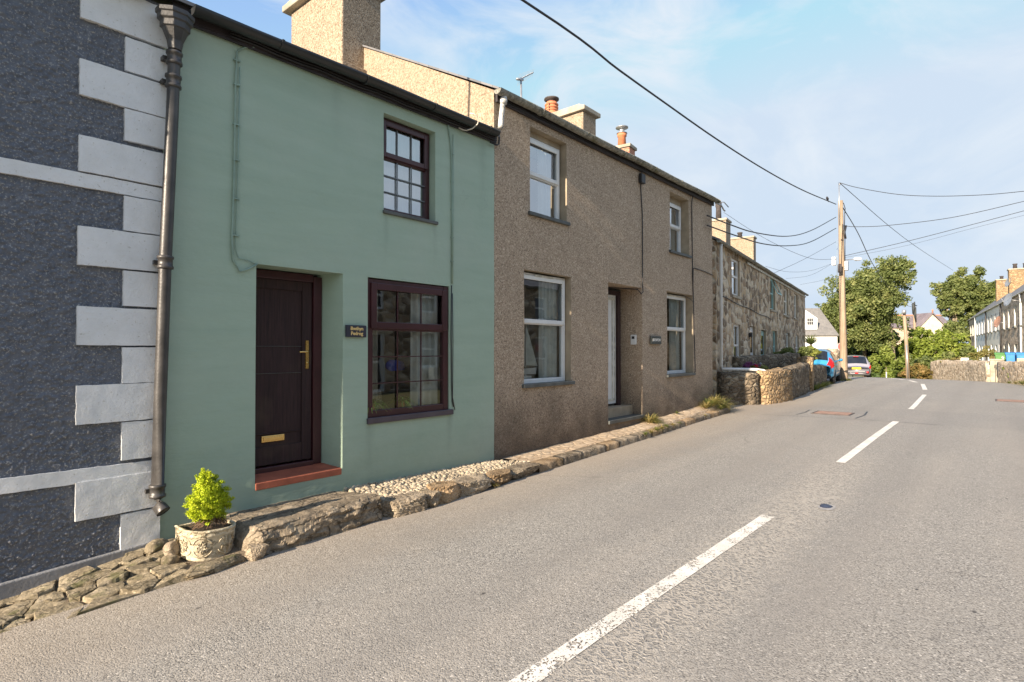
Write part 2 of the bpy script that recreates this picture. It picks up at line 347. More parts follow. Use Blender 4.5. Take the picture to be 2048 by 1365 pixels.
CRM = [(0, (.12, .085, .055)), (.14, (.24, .18, .125)), (.35, (.33, .26, .185)), (.65, (.41, .335, .245)), (.88, (.50, .43, .33))]
M['cream'] = m_dash('cream pebbledash', CRM, (.33, .26, .185), 46, .008)
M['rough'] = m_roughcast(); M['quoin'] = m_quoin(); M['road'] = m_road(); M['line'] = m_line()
M['reveal'] = plain('smooth cement reveal', (.33, .27, .19), .85, .2, 5, .4, .006)
M['plinth'] = plain('grey painted cement', (.20, .205, .215), .8, .25, 3, .6, .01)
M['maroon'] = plain('maroon window frame', (.050, .014, .017), .35, .2, 4, .1, .001, spec=.5)
M['doorbrown'] = m_wood('dark wood grain door', (.018, .0085, .0085), (.046, .021, .021), (40, 40, 2))
M['upvc'] = plain('white window frame', (.72, .73, .72), .4, .06, 5, .05, .001)
M['dirtyupvc'] = plain('grubby white plastic', (.55, .54, .47), .5, .35, 9, .1, .002)
M['pipe'] = plain('weathered cast iron', (.045, .042, .040), .42, .4, 7, .35, .004, spec=.6)
M['blackgutter'] = plain('black plastic gutter', (.022, .024, .026), .38, .3, 4, .15, .003)
M['lichengutter'] = m_rock('lichened grey gutter', [(.10, .10, .085), (.24, .235, .20), (.42, .41, .35)], 14, .5, .006)
M['fascia'] = plain('dark fascia board', (.030, .024, .026), .6, .4, 6, .3, .004)
M['cable'] = plain('black cable', (.02, .02, .022), .5, .2, 4, .05, .001)
M['greencable'] = plain('green painted cable', (.24, .34, .28), .5, .15, 6, .1, .001)
M['creamcable'] = plain('cream cable', (.55, .50, .42), .5, .15, 6, .1, .001)
M['brass'] = plain('polished brass', (.75, .52, .20), .25, .1, 6, .05, .001, metal=1)
M['terracotta'] = plain('red painted step', (.36, .105, .058), .7, .25, 5, .4, .004)
M['slatesill'] = plain('slate sill', (.085, .092, .088), .6, .3, 6, .3, .004)
M['maroonsill'] = plain('dark purple sill', (.075, .06, .072), .5, .2, 6, .2, .002)
M['glass'] = m_glass(base=.07, wob=.05); M['glassup'] = m_glass('sky reflecting glass', base=.34, wob=.06)
M['lead'] = plain('dull lead', (.16, .17, .18), .5, .3, 5, .2, .003, metal=.4)
M['roof'] = m_slate('blue grey slate', (.11, .115, .13), (.17, .17, .185))
M['roofpurple'] = m_slate('purple slate', (.14, .11, .125), (.22, .18, .19), 1.3)
M['claypot'] = plain('orange clay', (.56, .20, .095), .75, .2, 9, .3, .004)
M['concrete'] = plain('old concrete', (.36, .32, .25), .9, .25, 4, .6, .01)
M['brick'] = m_brick()
M['soot'] = plain('sooty clay', (.07, .06, .058), .8, .4, 8, .4, .006)
M['curtain'] = plain('white net curtain', (.66, .67, .63), .9, .1, 4, .2, .003)
M['curtaindark'] = plain('beige curtain', (.40, .36, .29), .9, .2, 4, .2, .003)
M['room'] = plain('dim room wall', (.42, .40, .35), .9, .2, 1, .1, .002)
M['rock'] = m_rock('kerb rock', [(.095, .078, .058), (.245, .20, .145), (.42, .355, .265)], 5, .12)
M['rockgold'] = m_rock('ochre kerb rock', [(.17, .115, .065), (.33, .235, .14), (.48, .37, .25)], 5, .1)
M['rubble'] = m_rock('mossy rubble', [(.10, .082, .055), (.235, .195, .13), (.42, .36, .265)], 4, .65, .03)
M['cobble'] = m_rock('cream cobble', [(.22, .18, .125), (.35, .295, .215), (.49, .42, .325)], 6, .05, .01)
M['mortar'] = plain('pale mortar bed', (.42, .35, .26), .95, .25, 6, .8, .01)
M['dirt'] = plain('sandy soil', (.16, .125, .085), .95, .4, 7, .9, .015)
M['setts'] = m_masonry('stone setts', [(0, (.40, .30, .20)), (.3, (.46, .36, .25)), (.6, (.52, .42, .30)), (.85, (.44, .35, .25))], (.30, .22, .145), 6.5, 6.5, .05, .010)
M['stonewall'] = m_masonry('dark rubble stone', [(0, (.075, .058, .046)), (.22, (.26, .185, .125)), (.45, (.52, .39, .25)), (.7, (.70, .62, .48))], (.46, .40, .31), 3.4, 4.4, .06, .03, .6)
M['gardenstone'] = m_masonry('shade dark garden stone', [(0, (.06, .05, .036)), (.3, (.15, .115, .08)), (.6, (.25, .20, .14)), (.85, (.36, .31, .23))], (.16, .13, .09), 6.5, 9.5, .06, .04, .5)  # dark stone; brown cottage shade on the first wall put into the colour
M['goldstone'] = m_masonry('ochre garden stone', [(0, (.20, .13, .07)), (.3, (.33, .225, .12)), (.6, (.42, .30, .17)), (.85, (.28, .20, .13))], (.26, .20, .13), 6.0, 8.5, .05, .05)
M['farstone'] = m_masonry('pale brown stone', [(0, (.20, .155, .11)), (.3, (.38, .30, .22)), (.6, (.52, .42, .31)), (.85, (.62, .53, .42))], (.52, .45, .36), 4.0, 6.0, .06, .025, .4)
M['whitewash'] = plain('white wash', (.80, .80, .78), .85, .08, 2, .4, .008)
M['shadewash'] = plain('bluish shaded wash', (.68, .74, .80), .85, .08, 2, .4, .008)  # white front whose bluish shade is put into the wash colour
M['creamwash'] = plain('cream wash', (.74, .72, .64), .85, .08, 2, .4, .008)
M['pole'] = m_wood('weathered pole wood', (.20, .145, .095), (.40, .31, .22), (14, 14, .5))
M['metal'] = plain('galvanised metal', (.42, .43, .44), .4, .15, 5, .1, .002, metal=.7)
M['rubber'] = plain('tyre rubber', (.018, .018, .019), .8, .2, 9, .2, .003)
M['darkglass'] = plain('tinted car glass', (.012, .015, .020), .06, .1, 1, 0, .001, spec=.9)
M['red'] = plain('red lens', (.55, .012, .012), .15, .1, 5, .05, .001)
M['black'] = plain('black plastic', (.02, .02, .022), .5, .2, 5, .1, .002)
M['yellow'] = plain('yellow plate', (.75, .55, .02), .4, .05, 5, .05, .001)
M['bark'] = m_wood('bark', (.13, .10, .07), (.34, .28, .20), (5, 5, 1))
M['grass'] = m_leaf('verge grass', (.09, .11, .03), (.17, .19, .055), (.34, .30, .11), 3)
M['drygrass'] = m_leaf('dry grass', (.22, .17, .07), (.38, .30, .12), (.50, .42, .20), 3)

# ------------------------------------------------------------------ ground profile
PR = [(-60, -2.2), (-6, -.34), (0, -.10), (2, -.01), (4, .01), (8, .05), (12, .09), (20, .10), (31, .10), (34, .085), (37, .02), (40, -.09), (46, -.44), (52, -.85), (70, -2.0), (100, -3.2), (200, -5), (900, -7)]
def P(x):
    return (interp(PR, x - .8) + interp(PR, x) + interp(PR, x + .8)) / 3
def yc(x): return interp([(-60, 3.5), (-8, 1.95), (2, 1.75), (6, 1.63), (9, 1.62), (14, 1.60), (18, 1.66), (23, 1.82), (26, 2.05), (30, 2.45), (33, 3.2), (36, 4.3), (40, 6.2), (46, 9.8), (60, 20)], x)
def kerbY(x): return interp([(-8, 4.7), (0, 4.42), (.6, 4.36), (1.4, 4.40), (2, 4.36), (3.1, 4.33), (4.9, 4.42), (8.7, 4.62), (13.2, 4.86), (14, 4.9)], x)
def wallZ(x): return interp([(-8, -.62), (.7, -.115), (1.75, .045), (3.4, .13), (5.7, .09), (8.8, .16), (13.5, .33)], x)
def kerbZ(x): return interp([(-8, -.5), (.7, -.10), (2, .03), (3.3, .13), (6, .12), (9, .14), (13.5, .19)], x)
def sheet(name, xs, ys_of, z_of, mat, kind='structure', smooth=True):
    b = MB(); rows = []
    for x in xs: rows.append([(x, y, z_of(x, y)) for y in ys_of(x)])
    n = len(rows[0]); vs = [p for r in rows for p in r]
    fs = [(i * n + j, (i + 1) * n + j, (i + 1) * n + j + 1, i * n + j + 1) for i in range(len(rows) - 1) for j in range(n - 1)]
    b.add(vs, fs, 0, smooth); o = b.build(name, mat); o['kind'] = kind; return o
def frange(a, b, s):
    n = max(1, int(round((b - a) / s))); return [a + (b - a) * i / n for i in range(n + 1)]
def ground_mat():
    t = NT('rough grass and soil')
    c = t.ramp(t.noise(.6, 6, .65), [(.3, (.10, .10, .04)), (.55, (.16, .15, .06)), (.75, (.24, .19, .12))])
    return t.pr(c, .95, t.bump(t.noise(6, 5), .8, .05))
gx = [-60, -40, -25, -15] + frange(-10, 40, 1) + [42, 44, 46, 48, 50, 54, 60, 70, 85, 100, 140, 200, 400, 900]
gy = [-500, -200, -80, -40, -20, -10, -6, -4, -2, 0, 2, 4, 4.5, 5, 5.6, 6, 8, 12, 18, 26, 40, 80, 200, 500]
sheet('ground', gx, lambda x: gy, lambda x, y: P(x) - .06, ground_mat())
def redge(x): return interp([(-60, -1.0), (14, -1.25), (22, -1.15), (28, -1.0), (32, -.9), (36, .4), (40, 3), (46, 6.8), (60, 17)], x)
def ledge(x): return interp([(-60, 5.6), (-8, 4.75), (0, 4.55), (3, 4.5), (9, 4.75), (13, 5.0), (13.7, 5.6), (15.2, 5.8), (16.2, 5.3), (16.6, 4.95), (17.7, 4.95), (22.7, 5.3), (27, 5.6), (27.5, 7.6), (31, 8), (40, 10.5), (46, 13.5), (60, 24)], x)
def roadz(x, y): return P(x) + .03 * math.exp(-((y - yc(x)) / 2.2) ** 2) - .015
sheet('road', frange(-14, 48, .5) + [52, 60], lambda x: [lerp(redge(x), ledge(x), i / 14) for i in range(15)], roadz, M['road'])
# centre line dashes
def dash(x0, x1, w=.115, curve=None):
    b = MB(); n = max(2, int((x1 - x0) / .4)); vs = []
    for i in range(n + 1):
        x = lerp(x0, x1, i / n); c = yc(x) - .0; d = (yc(x + .2) - yc(x - .2)) / .4; q = math.sqrt(1 + d * d)
        wv = w * (1 + .04 * math.sin(x * 7))
        for s_ in (-.5, .5): vs.append((x - d / q * wv * s_, c + wv * s_ / q, 0))
    vs = [(x, y, roadz(x, y) + .005) for x, y, _ in vs]
    b.add(vs, [(2 * i, 2 * i + 2, 2 * i + 3, 2 * i + 1) for i in range(n)], 0, True)
    return b
LN = [(-9.3, -3.3), (-.3, 5.62), (8.72, 14.1), (17.2, 22.9), (25.7, 29.9), (31.3, 33.0), (33.8, 36.2)]
mkb = MB()
for a, c_ in LN:
    d_ = dash(a, c_, .115 if a < 20 else .14); mkb.add(d_.v, d_.f, 0, True)
mkb.build('road_markings', M['line'])['kind'] = 'structure'

# pavement along the cottages: rubble bed, cobbles, setts
def pavez(x, y):
    t_ = min(1, max(0, (y - kerbY(x)) / (5.2 - kerbY(x)))); return lerp(kerbZ(x), wallZ(x), t_)
def pave(name, x0, x1, mat, dz=0, y0=0, bump=.0, st=.12):
    b = MB(); xs = frange(x0, x1, st); vs = []
    for x in xs:
        k = kerbY(x) + y0
        for j in range(9):
            y = lerp(k, 5.28, j / 8)
            z = pavez(x, y) + dz + bump * mnoise.noise(Vector((x * 3, y * 4, 1.5)))
            vs.append((x, y, z))
        vs.append((x, k - .02, P(x) - .1))
    n = 10
    fs = []
    for i in range(len(xs) - 1):
        for j in range(8): fs.append((i * n + j, (i + 1) * n + j, (i + 1) * n + j + 1, i * n + j + 1))
        fs.append((i * n + 9, (i + 1) * n + 9, (i + 1) * n, i * n))
    b.add(vs, fs, 0, True); o = b.build(name, mat); o['kind'] = 'structure'; return o
pave('rubble_bed', -8, 2.1, M['dirt'], -.022, .08, .03)
pave('cobble_bed', 2.1, 5.9, M['mortar'], -.045, .18, .02)
pave('stone_pavement', 5.9, 13.55, M['setts'], 0, .16, .015)

# ------------------------------------------------------------------ rocks
def rock_bm(sx, sy, sz, seed, p=3.2, amp=.10, n=9, fr=2.2):
    """rounded block displaced with noise; p = squareness"""
    b = MB(); rnd = random.Random(seed); off = Vector((rnd.uniform(0, 50), rnd.uniform(0, 50), rnd.uniform(0, 50)))
    vs = {}; V_ = []; F_ = []; planes = []
    if n > 5:
        for _ in range(14):
            pn = Vector((rnd.gauss(0, 1), rnd.gauss(0, 1), rnd.gauss(0, 1))).normalized(); planes.append((pn, rnd.uniform(.78, 1.0) * (1 + .35 * (1 if p > 3 else 0) * (1 - max(abs(pn.x), abs(pn.y), abs(pn.z))))))
    if p > 4.4: planes.append((Vector((0, 0, 1)), .55))
    def vid(i, j, k):
        key = (i, j, k)
        if key not in vs:
            q = Vector((2 * i / n - 1, 2 * j / n - 1, 2 * k / n - 1))
            l = (abs(q.x) ** p + abs(q.y) ** p + abs(q.z) ** p) ** (1 / p); q = q / l
            d = 1 + amp * (mnoise.noise(q * fr + off) + .5 * mnoise.noise(q * fr * 2.3 + off) + .3 * mnoise.noise(q * fr * 5 + off))
            q = q * d; d = 1
            for pn, pd in planes:
                e = q.dot(pn) - pd
                if e > 0: q = q - pn * e * .9
            q = q * (1 + amp * .35 * mnoise.noise(q * fr * 4.1 + off) + amp * .22 * mnoise.noise(q * fr * 9 + off))
            vs[key] = len(V_); V_.append((q.x * d * sx / 2, q.y * d * sy / 2, q.z * d * sz / 2))
        return vs[key]
    for a in range(n):
        for c in range(n):
            for s_ in (0, n):
                q = [vid(s_, a, c), vid(s_, a + 1, c), vid(s_, a + 1, c + 1), vid(s_, a, c + 1)]; F_.append(q if s_ else q[::-1])
                q = [vid(a, s_, c), vid(a, s_, c + 1), vid(a + 1, s_, c + 1), vid(a + 1, s_, c)]; F_.append(q if s_ else q[::-1])
                q = [vid(a, c, s_), vid(a + 1, c, s_), vid(a + 1, c + 1, s_), vid(a, c + 1, s_)]; F_.append(q if s_ else q[::-1])
    b.add(V_, F_, 0, p < 4 or n < 8); return b
def rock(name, c, size, seed, mat, rz=0, p=3.2, amp=.10, label=None, cat=None, group=None, tilt=0, n=9, fr=2.2):
    o = rock_bm(*size, seed, p, amp, n, fr).build(name, mat); o.location = c; o.rotation_euler = (tilt, tilt * .6, rz)
    tag(o, label, cat, group); return o
KS = 'rough kerb stones along the cottage pavement'
def slab(name, x0, x1, yf, yb, z0, zf, zb_, seed, mat, label, cat):
    b = MB(); nx, nt = 110, 44; vs = []; off = Vector((seed * 3.1, 0, 0))
    for i in range(nx + 1):
        u = i / nx; x = lerp(x0, x1, u); e = min(1, u * 14, (1 - u) * 14) ** .5; wob = .035 * mnoise.noise(Vector((x * 2.2, 3, 0)) + off)
        ft = zf(x) + .010 * mnoise.noise(Vector((x * 4, 1, 0)) + off)
        for j in range(nt + 1):
            t_ = j / nt
            if t_ < .42:                       # rough riven front face
                q = t_ / .42; z = lerp(z0, ft, q); lay = mnoise.noise(Vector((x * 2.5, 0, z * 26)) + off) * .022 + round(mnoise.noise(Vector((x * 3.1, 4, z * 9)) + off) * 3) / 3 * .030 + abs(mnoise.noise(Vector((x * 7, 2, z * 13)) + off)) * .045 + mnoise.noise(Vector((x * 24, 5, z * 30)) + off) * .008
                y = yf + wob - lay * e + .05 * (1 - q) * mnoise.noise(Vector((x * 1.7, 8, 0)) + off) + .03 * max(0, q - .85) * 6; z -= .012 * max(0, q - .9) * 10
            else:
                q = (t_ - .42) / .58; y = lerp(yf + wob + .025, yb, q); z = lerp(ft, zb_(x), q) + .008 * mnoise.noise(Vector((x * 7, y * 7, 0)) + off) + .003 * mnoise.noise(Vector((x * 30, y * 30, 0)) + off)
            if e < 1: z = lerp(z0, z, .35 + .65 * e); y = lerp(yb, y, .8 + .2 * e)
            vs.append((x, y, z))
    m_ = nt + 1; b.add(vs, [(i * m_ + j, (i + 1) * m_ + j, (i + 1) * m_ + j + 1, i * m_ + j + 1) for i in range(nx) for j in range(nt)], 0, False)
    b.add([vs[j] for j in range(m_)] + [(x0, yb, z0)], [tuple(range(m_ + 1))[::-1]], 0); b.add([vs[nx * m_ + j] for j in range(m_)] + [(x1, yb, z0)], [tuple(range(m_ + 1))], 0)
    return tag(b.build(name, mat), label, cat)
slab('stone_step', 2.06, 3.38, 4.42, 5.20, -.06, lambda x: lerp(.185, .245, (x - 2.06) / 1.32), lambda x: .145, 3, M['rock'], 'long rough stone step slab under the maroon door of the green cottage', 'stone step')
# individual big kerb stones (x, length, height, depth, gold)
kb = [(2.10, .13, .16, .16, 0, 'small block beside the planter at the left end of the stone step'),
      (3.60, .46, .24, .30, 0, 'grey broken kerb stone at the right end of the stone step'),
      (3.90, .15, .24, .22, 0, 'narrow kerb stone wedged before the rounded ochre boulder'),
      (4.14, .36, .27, .28, 1, 'rounded ochre kerb boulder in front of the cobbles'),
      (4.58, .50, .24, .28, 0, 'long grey split kerb boulder in front of the cobbles'),
      (5.05, .36, .21, .24, 1, 'squarish ochre kerb stone at the end of the cobbles'),
      (5.50, .52, .19, .28, 0, 'wide flat kerb stone where green cottage meets brown cottage')]
for i, (x, l, h, d, g, lb) in enumerate(kb):
    rock('kerb_stone', (x, kerbY(x) + d / 2 - .03, P(x) + h * .33 - .005), (l * 1.14, d, h), 20 + i, M['rockgold'] if g else M['rock'], .05 * (-1) ** i, 5, .20, lb, 'kerb stone', n=22)
x = 5.8; i = 0; rr = random.Random(7)
lbl = {0: 'first dressed kerb stone right of the wide flat one', 1: 'second dressed kerb stone under the left brown cottage window', 2: 'third dressed kerb stone under the left brown cottage window'}
while x < 13.4:
    l = rr.uniform(.42, .85); xm = x + l / 2; h = .30
    kbx = MB(); nn_ = 14; aa = math.atan2(kerbY(xm + .3) - kerbY(xm - .3), .6); vs = []
    for k in range(nn_ + 1):
        xx = x + l * k / nn_; ee = .010 if k in (0, nn_) else 0
        for j_, (dy, dz) in enumerate([(0, -.25), (0, -.03), (.012, -.004), (.04, .0), (.10, .002), (.19, .0), (.19, -.25)]):
            nv = mnoise.noise(Vector((xx * 9, j_ * .9, i)))
            vs.append((xx, kerbY(xx) + dy + .012 * nv + ee, kerbZ(xx) + .008 + dz - ee + .006 * mnoise.noise(Vector((xx * 7, j_, i + 5)))))
    kbx.add(vs, [(k * 7 + j_, (k + 1) * 7 + j_, (k + 1) * 7 + j_ + 1, k * 7 + j_ + 1) for k in range(nn_) for j_ in range(6)] + [tuple(range(7))[::-1], tuple(nn_ * 7 + j_ for j_ in range(7))], 0, True)
    tag(kbx.build('kerb_stone', M['rock'] if i % 3 else M['rockgold']), lbl.get(i, 'low dressed kerb stone in the line along the brown cottage'), 'kerb stone', KS if i > 2 else None)
    x += l + .015; i += 1
# rubble slabs at the foot of the grey house
rr = random.Random(11); RB = 'mossy rubble slabs at the foot of the grey house'
k = 0
rock('paving_stone', (1.84, 4.45, -.015), (.50, .17, .10), 99, M['rubble'], .10, 4, .14, 'long purple brown slab lying along the road edge in front of the planter', 'paving stone', n=14)
rock('paving_stone', (1.86, 4.66, -.055), (.60, .50, .10), 98, M['rubble'], .10, 5, .10, 'flat slab of rubble paving that carries the stone planter', 'paving stone', n=14)
seeds = []
for ix in range(17):
    for iy in range(5):
        if rr.random() < .14: continue
        seeds.append((-1.5 + ix * .215 + rr.uniform(-.075, .075) + (iy % 2) * .10, 4.45 + iy * .165 + rr.uniform(-.06, .06)))
def cell(i, rad=.30):
    sx, sy = seeds[i]; poly = [(sx - rad, sy - rad * .8), (sx + rad, sy - rad * .8), (sx + rad, sy + rad * .8), (sx - rad, sy + rad * .8)]
    for j, (qx, qy) in enumerate(seeds):
        if j == i or abs(qx - sx) > .7: continue
        mx_, my_ = (sx + qx) / 2, (sy + qy) / 2; nx_, ny_ = qx - sx, qy - sy; out = []
        for k_ in range(len(poly)):
            a, c_ = poly[k_], poly[(k_ + 1) % len(poly)]; da = (a[0] - mx_) * nx_ + (a[1] - my_) * ny_; dc = (c_[0] - mx_) * nx_ + (c_[1] - my_) * ny_
            if da <= 0: out.append(a)
            if (da < 0 < dc) or (dc < 0 < da):
                t_ = da / (da - dc); out.append((lerp(a[0], c_[0], t_), lerp(a[1], c_[1], t_)))
        poly = out
    return poly
for k, (sx, sy) in enumerate(seeds):
    if sx > 1.62 and sy < 4.92 or sx > 1.98: continue
    poly = cell(k); poly = [(sx + (x - sx) * .93, sy + (y - sy) * .91) for x, y in poly if True]
    poly = [(x, min(5.19, max(kerbY(x) + .01, y))) for x, y in poly]
    rim = []
    for a, c_ in zip(poly, poly[1:] + poly[:1]):
        n_ = max(2, int(math.hypot(c_[0] - a[0], c_[1] - a[1]) / .022))
        for q in range(n_):
            x, y = lerp(a[0], c_[0], q / n_), lerp(a[1], c_[1], q / n_); w_ = mnoise.noise(Vector((x * 22, y * 22, k))) * .010 + mnoise.noise(Vector((x * 60, y * 60, k))) * .004; d_ = math.hypot(x - sx, y - sy) + 1e-6; rim.append((x + (x - sx) / d_ * w_, y + (y - sy) / d_ * w_))
    n_ = len(rim); tx, ty = rr.uniform(-.16, .16), rr.uniform(-.12, .16); hz = rr.uniform(-.004, .022); mb = MB(); vs = []
    def top(x, y): return pavez(sx, sy) + hz + (x - sx) * tx + (y - sy) * ty + (x - sx) * .10 + .006 * mnoise.noise(Vector((x * 12, y * 12, k))) + .003 * mnoise.noise(Vector((x * 40, y * 40, k)))
    for (sc, dz) in ((1.03, -.09), (1.0, -.007), (.965, .0), (.6, .003), (.3, .004)):
        for x, y in rim:
            x, y = sx + (x - sx) * sc, sy + (y - sy) * sc; vs.append((x, y, top(x, y) + dz))
    vs.append((sx, sy, top(sx, sy) + .004))
    mb.add(vs, [(r * n_ + q, r * n_ + (q + 1) % n_, (r + 1) * n_ + (q + 1) % n_, (r + 1) * n_ + q) for r in range(4) for q in range(n_)] + [(4 * n_ + q, 4 * n_ + (q + 1) % n_, 5 * n_) for q in range(n_)], 0, False)
    mb.v = [(x - sx, y - sy, z) for x, y, z in mb.v]; o = mb.build('paving_stone', M['rubble']); o.location = (sx, sy, 0)
    tag(o, 'flat mossy rubble slab in the rough paving by the grey house', 'paving stone', RB)
for i in range(34):
    x = rr.uniform(-.3, 1.6); y = rr.uniform(4.37, 5.12); s_ = rr.uniform(.02, .06)
    rock('loose_stone', (x, y, pavez(x, y) + .0), (s_ * rr.uniform(1, 2.2), s_, s_ * .5), 150 + i, M['rubble'], rr.uniform(0, 3), 2.6, .2, 'small loose stone among the rubble slabs by the grey house', 'stone', 'small loose stones among the rubble slabs', rr.uniform(-.3, .3), n=6)
rock('loose_stone', (1.64, 4.80, .08), (.11, .10, .13), 170, M['rock'], .4, 3, .15, 'reddish upright stone left of the planter', 'stone', n=8)
rock('loose_stone', (1.60, 4.72, .02), (.12, .09, .09), 171, M['rubble'], .1, 3, .15, 'pale small stone at the lower left of the planter', 'stone', n=8)
rock('loose_stone', (1.62, 5.06, .05), (.18, .12, .10), 172, M['rubble'], .2, 3, .15, 'green painted stone under the downpipe outlet', 'stone', n=8)
# cobbles set on edge in mortar (one paved surface)
cb = MB(); rr = random.Random(3)
for i in range(52):
    for j in range(13):
        y = 4.56 + j * .053 + rr.uniform(-.015, .015); x = 3.28 + i * .052 + (j % 2) * .026 + rr.uniform(-.016, .016)
        if x > 5.88 - (y - 4.6) * .3 or y < kerbY(x) + .19 or x < 3.40: continue
        q = rock_bm(rr.uniform(.045, .085), rr.uniform(.035, .058), rr.uniform(.05, .085), i * 50 + j, 2.5, .16, 4)
        a = rr.uniform(-.9, .9); ca_, sa_ = math.cos(a), math.sin(a)
        cb.add([(x + u * ca_ - v * sa_, y + u * sa_ + v * ca_, pavez(x, y) - .012 + w_ + .006) for u, v, w_ in q.v], q.f, 0, True)
cb.build('cobbles', M['cobble'])['kind'] = 'structure'

# ------------------------------------------------------------------ wall with openings (front at y = 0 plane Yf, interior +y)
def wall_mesh(b, x0, x1, zb, zt, Yf, ops, wob=.012, cell=.35, rev=None, mi=0, rmi=1):
    """zb, zt: functions of x.  ops: (x0, x1, z0, z1, depth, splay)"""
    xs = set([x0, x1]); zs = set([-1e3, 1e3])
    for o in ops: xs |= {o[0], o[1]}
    xs = sorted(xs); X = []
    for a, c in zip(xs, xs[1:]):
        n = max(1, int(math.ceil((c - a) / cell))); X += [a + (c - a) * k / n for k in range(n)]
    X.append(x1)
    zl = sorted(set([z for o in ops for z in (o[2], o[3])]))
    lo = max(zb(q) for q in X); hi = min(zt(q) for q in X)
    zl = [z for z in zl if lo < z < hi]
    lv = [lo] + zl + [hi]; Z = []
    for a, c in zip(lv, lv[1:]):
        n = max(1, int(math.ceil((c - a) / cell))); Z += [a + (c - a) * k / n for k in range(n)]
    Z.append(hi)
    def yo(x, z): return Yf + wob * mnoise.noise(Vector((x * .9 + 3, 7.7, z * .9)))
    def pt(x, z): return (x, yo(x, z), z)
    idx = {}; V_ = []; F_ = []
    def vid(x, z):
        k = (round(x, 5), round(z, 5))
        if k not in idx: idx[k] = len(V_); V_.append(pt(x, z))
        return idx[k]
    for xa, xb in zip(X, X[1:]):
        cols = [(zb(xa), zb(xb))] if True else None
        F_.append((vid(xa, zb(xa)), vid(xb, zb(xb)), vid(xb, lo), vid(xa, lo))) if abs(zb(xa) - lo) + abs(zb(xb) - lo) > 1e-6 else None
        for za, zc in zip(Z, Z[1:]):
            cx_, cz_ = (xa + xb) / 2, (za + zc) / 2
            if any(o[0] < cx_ < o[1] and o[2] < cz_ < o[3] for o in ops): continue
            F_.append((vid(xa, za), vid(xb, za), vid(xb, zc), vid(xa, zc)))
        if abs(zt(xa) - hi) + abs(zt(xb) - hi) > 1e-6: F_.append((vid(xa, hi), vid(xb, hi), vid(xb, zt(xb)), vid(xa, zt(xa))))
    b.add(V_, F_, mi, True)
    for o in ops:
        xa, xb, za, zc, d = o[:5]; sp = o[5] if len(o) > 5 else 0
        xx = [q for q in X if xa - 1e-6 <= q <= xb + 1e-6]; zz = [q for q in Z if za - 1e-6 <= q <= zc + 1e-6]
        def back(x, z):
            return (min(x, xb - sp) if x > (xa + xb) / 2 else x, Yf + d, z)
        m2 = rmi if len(o) < 7 else o[6]
        for p, q in zip(zz, zz[1:]):
            b.quad(pt(xb, p), (xb - sp, Yf + d, p), (xb - sp, Yf + d, q), pt(xb, q), m2)
            b.quad((xa, Yf + d, p), pt(xa, p), pt(xa, q), (xa, Yf + d, q), m2)
        for p, q in zip(xx, xx[1:]):
            b.quad(pt(p, zc), pt(q, zc), back(q, zc), back(p, zc), m2)
            b.quad(back(p, za), back(q, za), pt(q, za), pt(p, za), m2)
def shell(b, x0, x1, y0, y1, zb, zt, mi=0):
    """side and rear walls plus a loft floor; open front"""
    b.quad((x0, y1, zb), (x1, y1, zb), (x1, y1, zt), (x0, y1, zt), mi)
    b.quad((x0, y0, zb), (x0, y1, zb), (x0, y1, zt), (x0, y0, zt), mi)
    b.quad((x1, y1, zb), (x1, y0, zb), (x1, y0, zt), (x1, y1, zt), mi)
def frame_rect(b, x0, x1, z0, z1, y, w, d, mi=0):
    """mitred-looking frame: two stiles, two rails set 2 mm proud"""
    b.box(x0, x0 + w, y, y + d, z0, z1, mi); b.box(x1 - w, x1, y, y + d, z0, z1, mi)
    b.box(x0 + w, x1 - w, y + .002, y + d, z0, z0 + w, mi); b.box(x0 + w, x1 - w, y + .002, y + d, z1 - w, z1, mi)
def window(root, x0, x1, z0, z1, y, fm, style, glass, sill=None, extra=None, label=None):
    """window object > frame, sash, pane, glazing_bars, sill, curtain"""
    b = MB(); w_ = style.get('w', .06); zt = z0 + (z1 - z0) * style.get('t', .6)
    frame_rect(b, x0, x1, z0, z1, y, w_, .07); b.box(x0 + w_, x1 - w_, y + .001, y + .069, zt - w_ / 2, zt + w_ / 2)
    W = b.build('window', fm, root, bevel=.006, label=label)
    if style.get('sash', True):
        c = MB(); frame_rect(c, x0 + w_ * .55, x1 - w_ * .55, zt - w_ * .25, z1 - w_ * .55, y - .022, w_ * .95, .022); c.build('sash', fm, W, bevel=.006)
    p = MB(); p.quad((x0 + w_, y + .035, z0 + w_), (x1 - w_, y + .035, z0 + w_), (x1 - w_, y + .035, zt - w_ / 2), (x0 + w_, y + .035, zt - w_ / 2)); p.build('pane', glass, W)
    p = MB(); p.quad((x0 + w_, y + .028, zt + w_ / 2), (x1 - w_, y + .028, zt + w_ / 2), (x1 - w_, y + .028, z1 - w_), (x0 + w_, y + .028, z1 - w_)); p.build('pane', glass, W)
    nx, nl, nu = style.get('bars', (0, 0, 0))
    if nx:
        g = MB(); t_ = style.get('bt', .012)
        for k in range(1, nx):
            xx = lerp(x0 + w_, x1 - w_, k / nx)
            g.box(xx - t_ / 2, xx + t_ / 2, y + .012, y + .024, z0 + w_, zt - w_ / 2); g.box(xx - t_ / 2, xx + t_ / 2, y + .012, y + .024, zt + w_ / 2, z1 - w_)
        for k in range(1, nl):
            zz = lerp(z0 + w_, zt - w_ / 2, k / nl); g.box(x0 + w_, x1 - w_, y + .011, y + .025, zz - t_ / 2, zz + t_ / 2)
        g.build('glazing_bars', style.get('barmat', fm), W)
    if sill:
        e0, e1, th, out, sm = sill
        s_ = MB(); s_.box(x0 - e0, x1 + e1, 5.2 - out if abs(root.location[1] - 5.2) < .001 else y - out, y + .01, z0 - th, z0 + .003)
        s_.build('sill', sm, W, bevel=.006)
    return W
